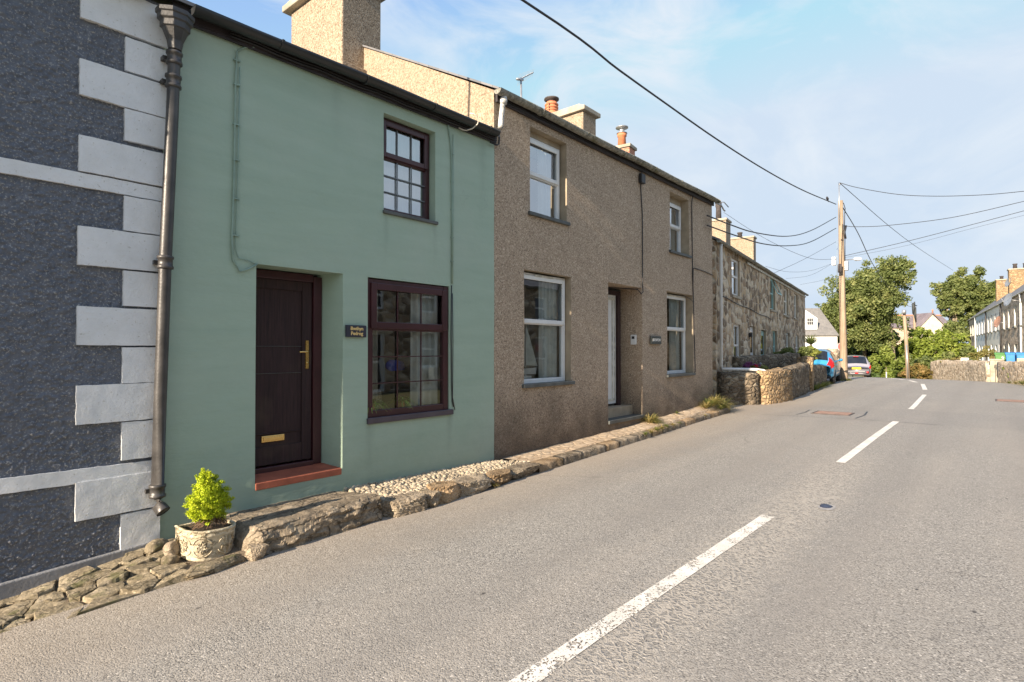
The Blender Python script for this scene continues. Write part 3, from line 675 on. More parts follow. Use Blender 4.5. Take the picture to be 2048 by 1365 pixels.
def curtain(W, x0, x1, z0, z1, y, mat, name='curtain', waves=9, amp=.03):
    b = MB(); n = waves * 6; vs = []
    for i in range(n + 1):
        x = lerp(x0, x1, i / n); dy = amp * math.sin(i / 6 * 2 * math.pi) + amp * .5 * math.sin(i * .71)
        vs += [(x, y + dy, z0), (x, y + dy * .6, z1)]
    b.add(vs, [(2 * i, 2 * i + 2, 2 * i + 3, 2 * i + 1) for i in range(n)], 0, True); b.build(name, mat, W)
def roof(root, x0, x1, zE, y0=5.1, yR=8.25, slope=27.3, mat=None, yb=None, th=.03, name='roof', rel=False):
    zr = zE + (yR - y0) * math.tan(R_(slope)); yb = yb or (2 * yR - y0); b = MB()
    b.prism([(y0, zE), (yR, zr), (yb, zE), (yb, zE - th), (yR, zr - th), (y0, zE - th)], 'x', x0, x1)
    return b.build(name, mat or M['roof'], root, world=not rel), zr
def gable_poly(y0, y1, yR, zb, zE, zr): return [(y0, zb), (y1, zb), (y1, zE), (yR, zr), (y0, zE)]
def gutter(root, x0, x1, z, y, r, mat, end=True, name='gutter', dz=0, brk=1.0, bm_=None, world=True, parent=None):
    """half-round gutter, open on top, with joint collars as sub-parts"""
    b = MB(); n = 12; vs = []; k = max(2, int((x1 - x0) / .5))
    for i in range(k + 1):
        x = lerp(x0, x1, i / k); zz = z + dz * i / k + .006 * math.sin(x * 2.1)
        for rr_ in (r, r * .88):
            for j in range(n + 1):
                a = math.pi + math.pi * j / n; vs.append((x, y + rr_ * math.cos(a), zz + rr_ * math.sin(a) * 1.0))
    m_ = 2 * (n + 1); fs = []
    for i in range(k):
        for j in range(n):
            fs.append((i * m_ + j, i * m_ + j + 1, (i + 1) * m_ + j + 1, (i + 1) * m_ + j))
            q = n + 1; fs.append((i * m_ + q + j, (i + 1) * m_ + q + j, (i + 1) * m_ + q + j + 1, i * m_ + q + j + 1))
        fs.append((i * m_, (i + 1) * m_, (i + 1) * m_ + n + 1, i * m_ + n + 1)); fs.append((i * m_ + n, i * m_ + 2 * n + 1, (i + 1) * m_ + 2 * n + 1, (i + 1) * m_ + n))
    fs.append(tuple(range(n + 1))); fs.append(tuple(k * m_ + j for j in range(n + 1))[::-1])
    b.add(vs, fs, 0, True); G = b.build(name, mat, root, world=world)
    x = x0 + brk * .8
    while x < x1 - .1:
        c = MB()
        zz = z + dz * (x - x0) / (x1 - x0)
        prof = [(y + (r + .009) * math.cos(math.pi + math.pi * j / n), zz + (r + .009) * math.sin(math.pi + math.pi * j / n)) for j in range(n + 1)]
        c.prism(prof, 'x', x - .012, x + .012); x += brk
        c.build('gutter_joint', bm_ or mat, G, world=world)
    return G

# ================================================================== GREY HOUSE
gh = empty('grey_house', (-3, 5.2, -.3), 0, 'dark grey roughcast house with white painted quoins at the left edge', 'house')
b = MB()
def roughcast_field(x0, x1, z0, z1, st=.0075, seed=5):
    rs = np.random.RandomState(seed); nx, nz_ = int((x1 - x0) / st) + 1, int((z1 - z0) / st) + 1
    H_ = rs.normal(0, .0006, (nx, nz_)); cx_ = rs.uniform(0, nx, 11500); cz_ = rs.uniform(0, nz_, 11500)
    big = np.zeros((nx, nz_))
    for k in range(60):
        gx_, gz_ = rs.uniform(0, nx), rs.uniform(0, nz_); X_, Z_ = np.ogrid[0:nx, 0:nz_]; big += rs.uniform(-.003, .004) * np.exp(-((X_ - gx_) ** 2 + (Z_ - gz_) ** 2) / (2 * rs.uniform(8, 26) ** 2))
    for a, c_ in zip(cx_, cz_):
        rx, rz, h = rs.uniform(.75, 1.5), rs.uniform(.75, 1.5), rs.uniform(.006, .017); an_ = rs.uniform(0, 3.14)
        i0, i1, j0, j1 = max(0, int(a - 4)), min(nx, int(a + 5)), max(0, int(c_ - 4)), min(nz_, int(c_ + 5)); X_, Z_ = np.ogrid[i0:i1, j0:j1]
        dx, dz = X_ - a, Z_ - c_; u, v = dx * math.cos(an_) + dz * math.sin(an_), -dx * math.sin(an_) + dz * math.cos(an_)
        H_[i0:i1, j0:j1] = np.maximum(H_[i0:i1, j0:j1], h * np.exp(-(u * u / (2 * rx * rx) + v * v / (2 * rz * rz)) ** 1.4))
    H_ = H_ + big; H_[0, :] = H_[-1, :] = 0
    X = np.linspace(x0, x1, nx); Z = np.linspace(z0, z1, nz_); XX, ZZ = np.meshgrid(X, Z, indexing='ij')
    return np.stack([XX, 5.218 - H_, ZZ], -1).reshape(-1, 3).tolist(), [(i * nz_ + j, (i + 1) * nz_ + j, (i + 1) * nz_ + j + 1, i * nz_ + j + 1) for i in range(nx - 1) for j in range(nz_ - 1)]
b.add(*roughcast_field(.05, 1.45, -.25, 4.45), 0, True)
ghz = lambda x: interp([(-9, 4.52), (1.7, 4.44)], x)
wall_mesh(b, -9, 1.69, lambda x: wallZ(x) - .3, ghz, 5.22, [(-3.6, -2.5, .9, 2.3, .12), (-3.4, -2.6, 3.1, 4.1, .12), (-7.2, -6.1, .9, 2.3, .12), (-5.4, -4.5, .0, 2.2, .2)], .01)
b.quad((-9, 5.22, -.9), (-9, 11, -.9), (-9, 11, 4.4), (-9, 5.22, 4.4)); b.quad((-9, 11, -.9), (1.69, 11, -.9), (1.69, 11, 4.4), (-9, 11, 4.4))
b.add([(1.69, 5.22, -.5), (1.69, 11.3, -.5), (1.69, 11.3, 4.44), (1.69, 8.25, 6.0), (1.69, 5.22, 4.44)], [(0, 1, 2, 3, 4)])
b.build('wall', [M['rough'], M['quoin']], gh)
roof(gh, -9.1, 1.72, 4.50, 5.1, 8.25, 27, M['roof'])
def cast_block(name, x0, x1, z0, z1, y, seed, zl=None):
    b = MB(); nx, nz_ = max(8, int((x1 - x0) / .02)), max(6, int((z1 - z0) / .02)); vs = []
    for i in range(nx + 1):
        for j in range(nz_ + 1):
            x = lerp(x0, x1, i / nx); zz0, zz1 = (z0, z1) if zl is None else zl(x); z = lerp(zz0, zz1, j / nz_); e = min(i, nx - i, j, nz_ - j)
            if j in (0, nz_): z += .0035 * mnoise.noise(Vector((x * 14, z0 * 9, seed)))
            if i in (0, nx): x += .004 * mnoise.noise(Vector((z * 14, x0 * 9, seed)))
            vs.append((x, y + .0012 * mnoise.noise(Vector((x * 12, z * 12, seed))), z))
    m_ = nz_ + 1; b.add(vs, [(i * m_ + j, (i + 1) * m_ + j, (i + 1) * m_ + j + 1, i * m_ + j + 1) for i in range(nx) for j in range(nz_)], 0, True)
    loop = [i * m_ for i in range(nx + 1)] + [nx * m_ + j for j in range(1, nz_ + 1)] + [i * m_ + nz_ for i in range(nx - 1, -1, -1)] + [j for j in range(nz_ - 1, 0, -1)]
    rim = [vs[q] for q in loop]; k = len(rim); b.add(rim + [(p[0], 5.228, p[2]) for p in rim], [(q, q + k, (q + 1) % k + k, (q + 1) % k) for q in range(k)], 0)
    return b.build(name, M['quoin'], gh)
for z0, z1 in [(4.08, 4.40), (3.50, 3.77), (2.93, 3.20), (2.23, 2.52), (1.63, 1.92), (1.04, 1.33), (.33, .615)]:
    cast_block('quoin', 1.125, 1.712 if z0 > 1.9 else 1.69, z0, z1, 5.182, z0)
for z0, z1 in [(3.79, 4.055), (3.24, 3.49), (2.53, 2.80), (1.94, 2.215), (1.335, 1.615), (.735, 1.03), (-.03, .315)]:
    cast_block('quoin', 1.415, 1.710 if z0 > 1.9 else 1.688, z0, z1, 5.184, z0)
cast_block('band', -9, 1.686, 2.812, 2.918, 5.19, 3)
cast_block('band', -9, 1.684, .6, .7, 5.188, 4, lambda x: (lerp(.70, .60, (x + 9) / 10.684), lerp(.80, .705, (x + 9) / 10.684)))
q = MB(); q.prism([(-9, -.60), (.7, .0), (1.60, .055), (1.60, -.3), (-9, -1)], 'y', 5.176, 5.24); q.build('plinth', M['plinth'], gh, bevel=.01)
gutter(gh, -9, 1.60, 4.46, 5.07, .055, M['dirtyupvc'])
for (a, c_, z0, z1) in [(-3.6, -2.5, .9, 2.3), (-3.4, -2.6, 3.1, 4.1), (-7.2, -6.1, .9, 2.3)]:
    window(gh, a, c_, z0, z1, 5.30, M['upvc'], {'w': .06}, M['glass'], (.04, .04, .05, .05, M['slatesill']))
dd = MB(); dd.box(-5.4, -4.5, 5.38, 5.43, -.4, 2.2); dd.build('door', M['doorbrown'], gh)
# soffit between the grey eave and the hopper
# ================================================================== GREEN HOUSE
gr = empty('green_house', (3.7, 5.2, 0), 0, 'sage green painted cottage with maroon door and windows', 'house')
GO = [(2.47, 3.385, .36, 2.39, .34, .10), (3.69, 4.905, .79, 2.385, .06, .0), (3.90, 4.665, 3.12, 4.25, .12, .0)]
gzt = lambda x: interp([(1.69, 4.37), (5.74, 4.46)], x)
b = MB(); wall_mesh(b, 1.69, 5.735, lambda x: wallZ(x) - .25, gzt, 5.2, GO, .012, .22, rmi=0)
b.quad((1.72, 8.3, -.2), (5.6, 8.3, -.2), (5.6, 8.3, 4.4), (1.72, 8.3, 4.4), 1); b.quad((1.72, 5.45, 2.62), (5.6, 5.45, 2.62), (5.6, 8.3, 2.62), (1.72, 8.3, 2.62), 1)
b.quad((1.72, 5.45, .3), (5.6, 5.45, .3), (5.6, 8.3, .3), (1.72, 8.3, .3), 1)
b.quad((5.65, 5.24, -.2), (5.65, 8.3, -.2), (5.65, 8.3, 4.4), (5.65, 5.24, 4.4), 1)
b.build('wall', [M['green'], M['room']], gr)
roof(gr, 1.72, 5.735, 4.50, 5.10, 8.25, 24.5, M['roof'])
fb = MB(); fb.prism([(1.74, 4.36), (5.74, 4.43), (5.74, 4.55), (1.74, 4.48)], 'y', 5.155, 5.187); fb.prism([(1.74, 4.335), (5.74, 4.405), (5.74, 4.435), (1.74, 4.365)], 'y', 5.165, 5.185)
fb.build('fascia', M['fascia'], gr)
cl = MB()
for dz_, yy in ((0, 5.142), (.03, 5.146)):
    cl.tube([(lerp(2.2, 5.7, k / 16), yy, 4.365 + .07 * lerp(.1, 1, k / 16) + dz_ + .008 * math.sin(k * 1.9)) for k in range(17)], .008, 6)
cl.build('eave_cable', M['cable'], gr)
gutter(gr, 1.86, 5.66, 4.455, 5.075, .066, M['blackgutter'], dz=.065, brk=.95)
# hopper and downpipe
hp = MB()
def octo(b, cx_, cy_, prof):
    n = 8; vs = []
    for rx, ry, z in prof:
        for j in range(n):
            a = 2 * math.pi * (j + .5) / n; vs.append((cx_ + rx * math.cos(a), cy_ + ry * math.sin(a), z))
    k = len(prof); fs = [(i * n + j, i * n + (j + 1) % n, (i + 1) * n + (j + 1) % n, (i + 1) * n + j) for i in range(k - 1) for j in range(n)] + [tuple(range(n))[::-1], tuple((k - 1) * n + j for j in range(n))]
    b.add(vs, fs)
octo(hp, 1.728, 5.07, [(.050, .047, 4.03), (.062, .056, 4.10), (.098, .085, 4.19), (.112, .095, 4.195), (.112, .095, 4.24), (.132, .108, 4.255), (.132, .108, 4.295), (.145, .118, 4.30), (.145, .118, 4.335)])
dp = MB(); pth = [(1.730, 5.085, 4.05), (1.722, 5.10, 3.5), (1.682, 5.11, 2.25), (1.658, 5.115, 1.2), (1.642, 5.115, .42), (1.648, 5.095, .355), (1.668, 5.055, .31)]
dp.tube(pth, [.046] * 5 + [.050, .053], 16, closed=False); dp.tube([(1.6675, 5.056, .3105), (1.655, 5.08, .34), (1.65, 5.09, .36)], [.044, .043, .030], 14)
DP = dp.build('downpipe', M['pipe'], gr)
hp.build('hopper', M['pipe'], DP, bevel=.004)
for (x, y, z) in [(1.729, 5.087, 3.97), (1.726, 5.095, 3.78), (1.684, 5.11, 2.30), (1.643, 5.115, .47)]:
    cc = MB(); cc.lathe([(.047, -.055), (.060, -.05), (.060, -.03), (.053, -.025), (.053, .025), (.061, .03), (.061, .05), (.047, .055)], (x, y, z), 16)
    cc.box(x - .07, x + .03, y + .035, 5.2, z - .016, z + .016)
    cc.build('pipe_collar', M['pipe'], DP)
# door
D0, D1, DZ0, DZ1 = 2.47, 3.285, .40, 2.36; yD = 5.475
dr = MB(); dr.box(D0 + .0, D1 - .085, yD + .02, yD + .07, DZ0 + .06, DZ1 - .05)
DR = dr.build('door', M['doorbrown'], gr, label='dark maroon brown panelled front door')
fr = MB(); fr.box(D1 - .085, D1 + .012, yD - .02, yD + .08, DZ0, DZ1); fr.box(D0 - .01, D1 - .085, yD - .018, yD + .08, DZ1 - .06, DZ1 + .02); fr.box(D0 - .01, D1 - .085, yD - .03, yD + .08, DZ0 - .02, DZ0 + .045)
fr.build('door_frame', M['maroon'], DR, bevel=.006)
st = MB()
xs0, xs1 = D0 + .0, D1 - .20
st.box(xs1, D1 - .095, yD + .0, yD + .02, DZ0 + .06, DZ1 - .06); st.box(xs0, xs1, yD + .002, yD + .02, DZ1 - .16, DZ1 - .06); st.box(xs0, xs1, yD + .002, yD + .02, DZ0 + .06, DZ0 + .24)
st.box(xs0, xs1, yD + .008, yD + .02, DZ0 + .36, DZ0 + .372); st.build('door_stile', M['doorbrown'], DR, bevel=.005)
gv = MB()
for z in (1.63, 1.36): gv.box(xs0, xs1, yD + .014, yD + .02, z - .004, z + .004)
gv.build('door_groove', M['pipe'], DR)
hd = MB(); hx = D1 - .150; hd.box(hx - .017, hx + .017, yD - .012, yD + .0, 1.40, 1.69); hd.tube([(hx, yD - .01, 1.575), (hx, yD - .05, 1.575), (hx - .02, yD - .055, 1.575), (hx - .11, yD - .055, 1.572)], .009, 8); hd.lathe([(.012, 0), (.012, .006)], (hx, yD - .018, 1.46), 10, axis='y')
hd.build('handle', M['brass'], DR)
lb = MB(); lb.box(2.665, 2.90, yD + .004, yD + .022, .685, .748); lb.box(2.683, 2.882, yD - .002, yD + .006, .699, .734); lb.build('letterbox', M['brass'], DR, bevel=.003)
sp_ = MB(); sp_.prism([(5.193, .30), (5.193, .365), (5.52, .405), (5.52, .30)], 'x', 2.474, 3.375)
sp_.build('doorstep', M['terracotta'], gr, bevel=.005)
# windows
wb = m_wood('maroon bars', (.030, .010, .012), (.05, .018, .018))
W1 = window(gr, 3.695, 4.90, .85, 2.375, 5.215, M['maroon'], {'w': .078, 't': .655, 'bars': (3, 3, 1), 'barmat': M['maroon']}, M['glass'], (.015, .05, .06, .035, M['maroonsill']))
curtain(W1, 4.42, 4.84, .92, 2.3, 5.36, M['curtain'], waves=4); curtain(W1, 3.78, 3.95, 1.0, 2.3, 5.36, M['curtaindark'], waves=2)
W2 = window(gr, 3.905, 4.66, 3.15, 4.245, 5.30, M['maroon'], {'w': .062, 't': .60, 'bars': (3, 3, 1), 'barmat': M['lead']}, M['glassup'], (.02, .03, .035, .035, M['slatesill']))
curtain(W2, 3.96, 4.61, 3.2, 4.2, 5.42, M['curtain'], waves=7, amp=.02)
# cables on the green wall
cg = MB()
cg.tube([(2.42, 5.17, 4.37), (2.34, 5.185, 4.345), (2.275, 5.185, 4.28), (2.262, 5.185, 4.0), (2.255, 5.185, 3.2), (2.24, 5.185, 2.55), (2.25, 5.185, 2.40), (2.31, 5.183, 2.30), (2.38, 5.183, 2.325), (2.47, 5.185, 2.385)], .0085, 8)
cg.build('wall_cable', M['greencable'], gr); cg = MB(); cg.tube([(2.30, 5.187, 4.15), (2.29, 5.187, 3.2), (2.272, 5.187, 2.50), (2.30, 5.187, 2.42), (2.39, 5.187, 2.41), (2.47, 5.187, 2.375)], .0045, 6)
for z in (4.2, 3.98, 3.62, 3.3, 2.95, 2.62): cg.box(2.245 - .0, 2.305, 5.178, 5.196, z - .006, z + .006)
cg.build('wall_cable', M['greencable'], gr); cg = MB(); cg.tube([(4.86, 5.17, 4.43), (4.87, 5.185, 4.36), (4.905, 5.185, 4.20), (4.925, 5.185, 4.0), (4.935, 5.185, 3.3), (4.935, 5.185, 2.42)], .009, 8)
cg.build('wall_cable', M['greencable'], gr); cg = MB(); cg.tube([(4.95, 5.187, 4.3), (4.955, 5.187, 3.4), (4.95, 5.187, 2.42)], .004, 6)
for z in (4.05, 3.7, 3.35, 3.0, 2.7): cg.box(4.915, 4.96, 5.178, 5.196, z - .005, z + .005)
cg.build('wall_cable', M['greencable'], gr)
cw = MB(); cw.tube([(4.93, 5.186, 2.40), (4.925, 5.19, 1.8), (4.932, 5.187, 1.2), (4.945, 5.188, .95), (4.965, 5.188, .88)], .007, 6); cw.build('wall_cable', M['cable'], gr); cw = MB(); cw.tube([(4.945, 5.187, 2.30), (4.955, 5.187, 1.7), (4.95, 5.187, 1.0), (4.99, 5.188, .84)], .005, 6); cw.build('wall_cable', M['cable'], gr)
cx = MB(); cx.tube([(5.02, 5.155, 4.40), (5.07, 5.14, 4.385), (5.12, 5.12, 4.385), (5.17, 5.06, 4.41), (5.20, 5.0, 4.46), (5.21, 4.99, 4.51), (5.19, 5.0, 4.56), (5.16, 5.03, 4.585), (5.13, 5.07, 4.595)], .008, 8); cx.build('loose_cable', M['creamcable'], gr)
# big chimney standing on the shared gable
ch = MB(); ch.box(5.30, 6.08, 8.2, 9.86, 4.3, 7.80); ch.box(5.25, 5.725, 8.12, 8.2, 4.3, 6.35)
CH = ch.build('chimney', M['cream'], gr, bevel=.02); cp_ = MB(); cp_.box(5.18, 6.20, 8.08, 9.98, 7.80, 7.92); cp_.box(5.24, 6.14, 8.14, 9.92, 7.92, 8.0); cp_.build('chimney_cap', M['concrete'], CH, bevel=.02)
# ================================================================== BROWN HOUSE
br = empty('brown_house', (9.6, 5.2, .1), 0, 'brown pebbledash cottage with white windows and recessed white door', 'house')
BO = [(6.52, 7.45, 3.60, 4.88, .14, .0, 1), (11.22, 12.19, 3.66, 4.92, .20, .0, 1), (6.38, 7.57, 1.07, 2.76, .12, .0, 1), (11.07, 12.38, 1.05, 2.81, .18, .0, 1), (8.71, 9.98, .33, 2.78, .46, .02, 0)]
bzt = lambda x: interp([(5.73, 5.05), (13.55, 5.12)], x)
b = MB(); wall_mesh(b, 5.737, 13.53, lambda x: wallZ(x) - .25, bzt, 5.2, BO, .014, .25)
gp = [(5.73, 5.20, 4.0), (5.73, 11.3, 4.0), (5.73, 11.3, 5.14), (5.73, 8.25, 6.80), (5.73, 5.20, 5.14)]
b.add(gp, [(4, 3, 2, 1, 0)], 2)
b.add([(13.53, y, z - (1 if z < 4.5 and z > 3.9 else 0) * 4.2) for _, y, z in gp], [(0, 1, 2, 3, 4)], 2)
b.quad((5.75, 11.3, -.2), (13.53, 11.3, -.2), (13.53, 11.3, 5.1), (5.75, 11.3, 5.1), 2)
b.quad((5.8, 8.0, -.2), (13.5, 8.0, -.2), (13.5, 8.0, 5.1), (5.8, 8.0, 5.1), 3); b.quad((5.8, 5.4, 3.1), (13.5, 5.4, 3.1), (13.5, 8, 3.1), (5.8, 8, 3.1), 3)
b.quad((5.8, 5.4, .3), (8.6, 5.4, .3), (8.6, 8, .3), (5.8, 8, .3), 3); b.quad((8.6, 5.4, 0), (8.6, 8, 0), (8.6, 8, 5), (8.6, 5.4, 5), 3); b.quad((10.05, 5.4, 0), (10.05, 8, 0), (10.05, 8, 5), (10.05, 5.4, 5), 3)
b.build('wall', [M['brown'], M['reveal'], M['cream'], M['room']], br)
roof(br, 5.70, 13.60, 5.135, 5.08, 8.25, 28.1, M['roof'])
fb = MB(); fb.prism([(5.745, 4.975), (13.55, 5.045), (13.55, 5.15), (5.745, 5.10)], 'y', 5.15, 5.186)
fb.tube([(lerp(5.9, 13.5, k / 26), 5.142, 5.0 + .07 * k / 26 + .01 * math.sin(k * 1.7)) for k in range(27)], .011, 6, 1)
fb.tube([(lerp(5.9, 13.5, k / 26), 5.146, 5.03 + .07 * k / 26 + .008 * math.sin(k * 2.3)) for k in range(27)], .009, 6, 1)
fb.build('fascia', [M['fascia'], M['cable']], br)
gutter(br, 5.66, 13.62, 5.10, 5.075, .068, M['lichengutter'], dz=.07, brk=1.2)
# white peeling pipe dropping from the brown gutter to the green one
wp = MB(); wp.tube([(5.80, 5.075, 5.07), (5.80, 5.08, 5.02), (5.80, 5.10, 4.96), (5.79, 5.12, 4.75), (5.77, 5.11, 4.66), (5.75, 5.10, 4.60)], .036, 12); wp.lathe([(.045, -.04), (.05, 0), (.045, .04)], (5.80, 5.085, 4.98), 12)
wp.build('downpipe', m_rock('peeling white pipe', [(.09, .09, .09), (.45, .45, .43), (.70, .70, .67)], 12, 0, .004), br)
bc = MB(); bc.tube([(5.77, 5.14, 4.60), (5.785, 5.15, 4.50), (5.775, 5.15, 4.40), (5.74, 5.15, 4.375), (5.60, 5.15, 4.375)], .012, 6); bc.build('loose_cable', M['cable'], br)
wst = {'w': .062, 't': .50}
for (x0, x1, z0, z1, y, t_, lab) in [(6.52, 7.43, 3.615, 4.80, 5.32, .52, None), (11.22, 12.18, 3.675, 4.80, 5.385, .54, None), (6.38, 7.555, 1.09, 2.74, 5.305, .555, None), (11.07, 12.36, 1.07, 2.79, 5.365, .56, None)]:
    up = z0 > 3
    Wn = window(br, x0, x1, z0, z1, y, M['upvc'], {'w': .066, 't': t_}, M['glassup'] if up else M['glass'], (.05, .07, .05, .045, M['slatesill']))
    if up: hb = MB(); hb.box(x0, x1, y - .005, y + .08, z1, z1 + .13); hb.build('lintel', M['reveal'], Wn)
    else:
        v_ = MB(); v_.box(lerp(x0, x1, .3), lerp(x0, x1, .72), y - .032, y - .022, z1 - .042, z1 - .018); v_.build('vent', M['dirtyupvc'], Wn)
    cw_ = (x1 - x0)
    curtain(Wn, x1 - cw_ * .46, x1 - .06, z0 + .06, z1 - .06, y + .12, M['curtain'], waves=5, amp=.02)
# door of the brown house
yB = 5.60
d = MB(); d.box(8.73, 9.70, yB + .02, yB + .06, .56, 2.66); DB = d.build('door', M['upvc'], br, bevel=.004, label='white panelled front door')
f = MB(); f.box(9.70, 9.80, yB - .03, yB + .06, .50, 2.72); f.box(8.71, 9.70, yB - .028, yB + .06, 2.64, 2.72); f.build('door_frame', M['doorbrown'], DB)
g = MB()
for xx in (8.80, 8.88, 9.56, 9.64): g.box(xx - .012, xx + .012, yB + .005, yB + .02, .62, 2.6)
g.box(8.80, 9.64, yB + .004, yB + .02, .62, .66); g.box(8.80, 9.64, yB + .004, yB + .02, 2.54, 2.58); g.build('moulding', M['dirtyupvc'], DB, bevel=.003)
s_ = MB(); s_.box(8.72, 9.965, 5.40, 5.66, .33, .52); s_.build('doorstep', M['reveal'], br, bevel=.01)
s_ = MB(); s_.box(8.70, 9.99, 5.165, 5.42, .285, .345); s_.build('doorstep', M['slatesill'], br, bevel=.006)
# wall cables and boxes
k_ = MB(); k_.tube([(9.90, 5.15, 5.06), (9.90, 5.17, 4.95), (9.91, 5.185, 4.7), (9.97, 5.185, 4.2), (9.975, 5.185, 3.4), (9.97, 5.185, 2.85), (9.96, 5.17, 2.70), (9.88, 5.17, 2.66), (9.80, 5.20, 2.74), (9.70, 5.35, 2.755), (9.2, 5.55, 2.755)], .010, 8)
k_.build('wall_cable', M['cable'], br); k_ = MB(); k_.tube([(12.30, 5.15, 5.05), (12.31, 5.185, 4.9), (12.33, 5.185, 3.8), (12.34, 5.185, 3.3), (12.40, 5.185, 2.4), (12.46, 5.185, 1.1), (12.40, 5.185, 1.04)], .011, 8)
k_.build('wall_cable', M['cable'], br); k_ = MB(); k_.tube([(12.37, 5.186, 3.1), (12.38, 5.186, 3.40), (12.42, 5.186, 3.43), (13.0, 5.186, 3.42), (13.52, 5.186, 3.38)], .010, 8)
k_.build('wall_cable', M['cable'], br); k_ = MB(); k_.tube([(11.6, 5.38, 2.83), (11.9, 5.25, 2.80), (12.2, 5.185, 2.72), (12.38, 5.186, 2.66)], .005, 6)
k_.build('wall_cable', M['cable'], br)
jb = MB(); jb.box(9.83, 9.99, 5.12, 5.19, 4.78, 4.96); jb.build('junction_box', M['black'], br, bevel=.01)
gb = MB(); gb.tube([(13.5, 5.1, 5.1), (13.75, 5.05, 5.08), (13.82, 5.02, 4.98), (13.9, 5.02, 4.97)], .018, 8); gb.tube([(13.6, 5.08, 5.14), (13.8, 5.0, 5.16), (13.95, 4.95, 5.06)], .012, 6); gb.build('gutter_bracket', M['metal'], br)
# chimney with two flues on the right gable
ch = MB(); ch.box(12.81, 13.46, 8.4, 10.2, 5.4, 8.02); CH = ch.build('chimney', M['cream'], br, bevel=.02)
c_ = MB(); c_.box(12.72, 13.55, 8.30, 10.3, 8.0, 8.12); c_.prism([(8.33, 8.12), (10.27, 8.12), (10.1, 8.20), (8.5, 8.20)], 'x', 12.75, 13.52); c_.build('chimney_cap', M['concrete'], CH, bevel=.015)
def pot_red(x, y, z, par, k=1.0):
    p = MB(); p.lathe([(.0, 0), (.17 * k, 0), (.165 * k, .16), (.15 * k, .17), (.15 * k, .20), (.175 * k, .21), (.175 * k, .235), (.145 * k, .245), (.145 * k, .28), (.175 * k, .29), (.175 * k, .315), (.145 * k, .325), (.145 * k, .37), (.175 * k, .38), (.175 * k, .405), (.14 * k, .42), (.14 * k, .46)], (x, y, z), 20)
    P_ = p.build('chimney_pot', M['claypot'], par); c = MB(); c.lathe([(.0, .0), (.12 * k, .0), (.12 * k, .07), (.19 * k, .08), (.19 * k, .115), (.15 * k, .13), (0, .135)], (x, y, z + .46), 20)
    c.tube([(x - .16 * k, y - .05, z + .18), (x - .17 * k, y - .05, z + .4)], .012, 6); c.build('cowl', M['soot'], par)
pot_red(13.1, 9.66, 8.2, br, 1.12)
tp = MB(); tp.lathe([(0, 0), (.10, 0), (.09, .08), (0, .09)], (13.1, 9.0, 8.2), 12); tp.build('flue_cap', M['upvc'], br)
an = MB(); an.tube([(9.98, 8.2, 6.5), (9.95, 8.2, 7.78)], .022, 8)
A0, A1 = Vector((9.86, 8.2, 7.70)), Vector((10.45, 8.25, 8.10)); an.tube([A0, A1], .010, 6)
an.tube([(9.80, 8.2, 7.70), (10.02, 8.2, 7.76)], .03, 6)
for k in range(12):
    p = A0.lerp(A1, k / 11); L_ = .13 - .005 * k
    an.tube([p + Vector((0, -.03, L_)), p + Vector((0, .03, -L_))], .004, 4); an.tube([p - Vector((.012, 0, .01)), p + Vector((.012, 0, .01))], .016, 6)
an.build('aerial', M['metal'], br)

# plaques, entry phone
def text_mb(s, size, ext=.0015, offset=.0, sp=1.0):
    cu = bpy.data.curves.new('t', 'FONT'); cu.body = s; cu.size = size; cu.extrude = ext; cu.offset = offset; cu.align_x = 'CENTER'; cu.align_y = 'CENTER'; cu.space_character = sp; cu.resolution_u = 3
    o = bpy.data.objects.new('t', cu); col.objects.link(o); dg = bpy.context.evaluated_depsgraph_get(); me = bpy.data.meshes.new_from_object(o.evaluated_get(dg))
    vs = [v.co.copy() for v in me.vertices]; fs = [tuple(p.vertices) for p in me.polygons]
    bpy.data.objects.remove(o); bpy.data.meshes.remove(me); return vs, fs
def writing(parent, s, x, y, z, size, mat, offset=0, sp=1.0, name='lettering', n=(0, -1)):
    vs, fs = text_mb(s, size, .0015, offset, sp); b = MB()
    # text plane: right = perpendicular of the outward normal n
    rx, ry = -n[1], n[0]
    b.add([(x + v.x * rx + v.z * n[0], y + v.x * ry + v.z * n[1], z + v.y) for v in vs], fs); return b.build(name, mat, parent)
gold = plain('gold letters', (.80, .58, .24), .4, .1, 5, .05, .001); white = plain('white letters', (.75, .75, .72), .5, .1, 5, .05, .001)
sg = empty('house_plaque', (3.53, 5.19, 1.79), 0, 'small dark slate name plaque with gold lettering beside the green cottage window', 'sign')
b = MB(); b.box(3.405, 3.655, 5.165, 5.19, 1.728, 1.855); b.build('plate', plain('navy slate', (.030, .032, .048), .45, .2, 8, .2, .002), sg, bevel=.005)
writing(sg, 'Bwthyn', 3.533, 5.1625, 1.818, .052, gold, .0012); writing(sg, 'Pedrog', 3.533, 5.1625, 1.766, .052, gold, .0012)
sg2 = empty('house_plaque', (10.47, 5.19, 1.79), 0, 'small grey slate name plaque with white lettering right of the recessed white door', 'sign')
b = MB(); b.box(10.26, 10.70, 5.15, 5.182, 1.70, 1.86); b.build('plate', plain('grey slate plate', (.05, .06, .056), .5, .25, 8, .2, .002), sg2, bevel=.008)
writing(sg2, 'BRYAFON', 10.48, 5.147, 1.782, .075, white, .001)
ep = empty('key_safe', (9.90, 5.42, 1.78), 0, 'small white keypad box on the side of the recessed white door', 'key safe')
b = MB(); b.box(9.935, 9.968, 5.31, 5.43, 1.69, 1.88); b.build('case', M['upvc'], ep, bevel=.006)
b = MB(); b.box(9.93, 9.936, 5.345, 5.40, 1.80, 1.85); b.build('keypad', M['black'], ep)
